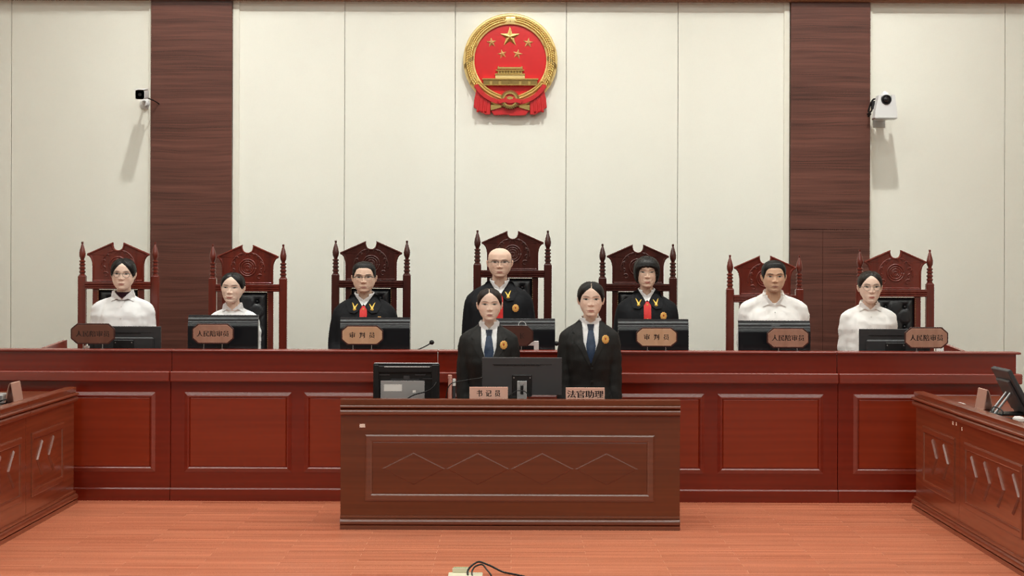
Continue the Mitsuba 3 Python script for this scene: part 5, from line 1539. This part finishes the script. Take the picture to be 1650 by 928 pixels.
person('woman with round glasses in a white shirt over a dark undershirt, seated leftmost', 199.2, 415.5, 467, JY, (147, 246.5), 487, None, FAIR,
       dict(nodes=[(0, .72), (12, .62), (28, .42), (44, .18), (58, -.04), (70, -.22), (82, -.10), (95, -.10), (115, -.45), (140, -.7), (180, -.8)], top=.085, side=.10, seed=3, part=-.05, mat='m_hair_black', tail=True), .085,
       jaw=1.06, nose=.8, brow=.55, glasses=('round', 'm_frame'), dress='shirt', seat=.71, ybase=482, sidey=468, under='m_under', yaw=.0, lip=(.50, .19, .15), neckw=1.12, roll=.02, wd=1.03)
person('smiling woman in a white shirt behind the glossy monitor, second from the left', 375.3, 438.5, 488.3, JY, (336.5, 415.5), 504, None, FAIR,
       dict(nodes=BACK, top=.08, side=.07, seed=8, part=.02, mat='m_hair_black', bun=True), .08,
       jaw=1.0, nose=.8, brow=.6, smile=1.0, dress='shirt', seat=.69, ybase=499, sidey=488.5, yaw=-.14, lip=(.52, .16, .13), eyeopen=.75, roll=.04, wd=1.04)
person('man with half-rim glasses in a black robe with short black hair, third from the left', 587, 421, 471.5, JY, (537, 637.5), 490, None, MID,
       dict(nodes=[(0, .66), (16, .64), (30, .62), (42, .50), (54, .20), (70, -.10), (80, .05), (96, .05), (120, -.32), (180, -.52)], top=.125, side=.022, seed=12, part=None, jag=.06, taper=.3, mat='m_hair_black'), .115,
       jaw=1.06, male=True, glasses=('half', 'm_frame'), dress='robe', seat=.72, ybase=482.5, sidey=472, brow=.9, lip=(.42, .17, .14), stubble=.2, yaw=.02, wd=1.08)
person('bald judge with half-rim glasses in a black robe on the central tall chair', 805.6, 399.7, 447.3, JY, (752, 856), 469, None, (.76, .52, .40),
       None, .0, jaw=1.04, male=True, glasses=('half', 'm_frame'), dress='robe', seat=.73, ybase=463, sidey=450.5, brow=.5, lip=(.46, .18, .15), stubble=.2, depth=1.05, wd=1.12)
person('woman with a black bob and fringe in a black robe, right of the centre', 1042.3, 412, 463.8, JY, (995.5, 1089), 484, None, MID,
       dict(nodes=[(0, .36), (20, .34), (36, .27), (46, .08), (56, -.22), (68, -.42), (80, -.50), (95, -.56), (130, -.62), (180, -.66)], top=.13, side=.17, seed=21, part=None, jag=.06, mat='m_hair_black', bang=.05, taper=.8), .13,
       jaw=1.0, nose=.85, brow=.6, smile=.5, dress='robe', seat=.69, ybase=475.5, sidey=465.5, lip=(.48, .16, .13), eyeopen=.8)
person('man without glasses in a white shirt with thick black hair', 1247, 419.3, 470.5, JY, (1193, 1302), 486, None, TAN,
       dict(nodes=[(0, .60), (16, .61), (30, .57), (42, .46), (52, .22), (62, -.02), (72, -.16), (82, .04), (96, .04), (120, -.32), (180, -.52)], top=.15, side=.05, seed=31, part=None, jag=.06, taper=.3, mat='m_hair_black'), .14,
       jaw=1.04, nose=1.05, male=True, dress='shirt_warm', seat=.65, ybase=491, sidey=474, brow=.9, lip=(.40, .17, .13), stubble=.25, wd=1.08)
person('woman with thin glasses in a white shirt, seated rightmost', 1402, 436.3, 488.2, JY, (1356.5, 1445), 501, None, FAIR,
       dict(nodes=BACK, top=.09, side=.07, seed=44, part=.14, mat='m_hair_brown', bun=True), .085,
       jaw=.97, nose=.8, brow=.75, glasses=('round', 'm_frame_light'), dress='shirt_warm', seat=.65, ybase=498.3, sidey=487, yaw=.0, lip=(.52, .14, .11), wd=1.02)
person('woman in a black suit and blue tie, left of the two standing clerks', 789, 463.8, 517, KY, (741.5, 833.5), 535, None, FAIR,
       dict(nodes=BACK, top=.065, side=.06, seed=52, part=-.03, scalp=True, mat='m_hair_brown', bun=True), .065,
       jaw=1.0, nose=.8, brow=.55, dress='suit', arms='down', stand=True, ybase=528.5, sidey=516, lip=(.44, .17, .15), yaw=.03, wd=1.02)
person('woman in a black suit and blue tie, right of the two standing clerks', 952.3, 453.2, 510.5, KY, (903.5, 997), 530, None, FAIR,
       dict(nodes=[(0, .70), (12, .63), (28, .47), (44, .28), (58, .04), (70, -.16), (82, -.06), (97, -.06), (115, -.35), (130, -.5), (180, -.62)], top=.10, side=.09, seed=63, part=.02, scalp=True, mat='m_hair_black', tail=True), .10,
       jaw=.98, nose=.8, brow=.55, smile=-.35, dress='suit', arms='down', stand=True, ybase=519.5, sidey=511.5, lip=(.50, .17, .14), yaw=-.02, wd=1.0)
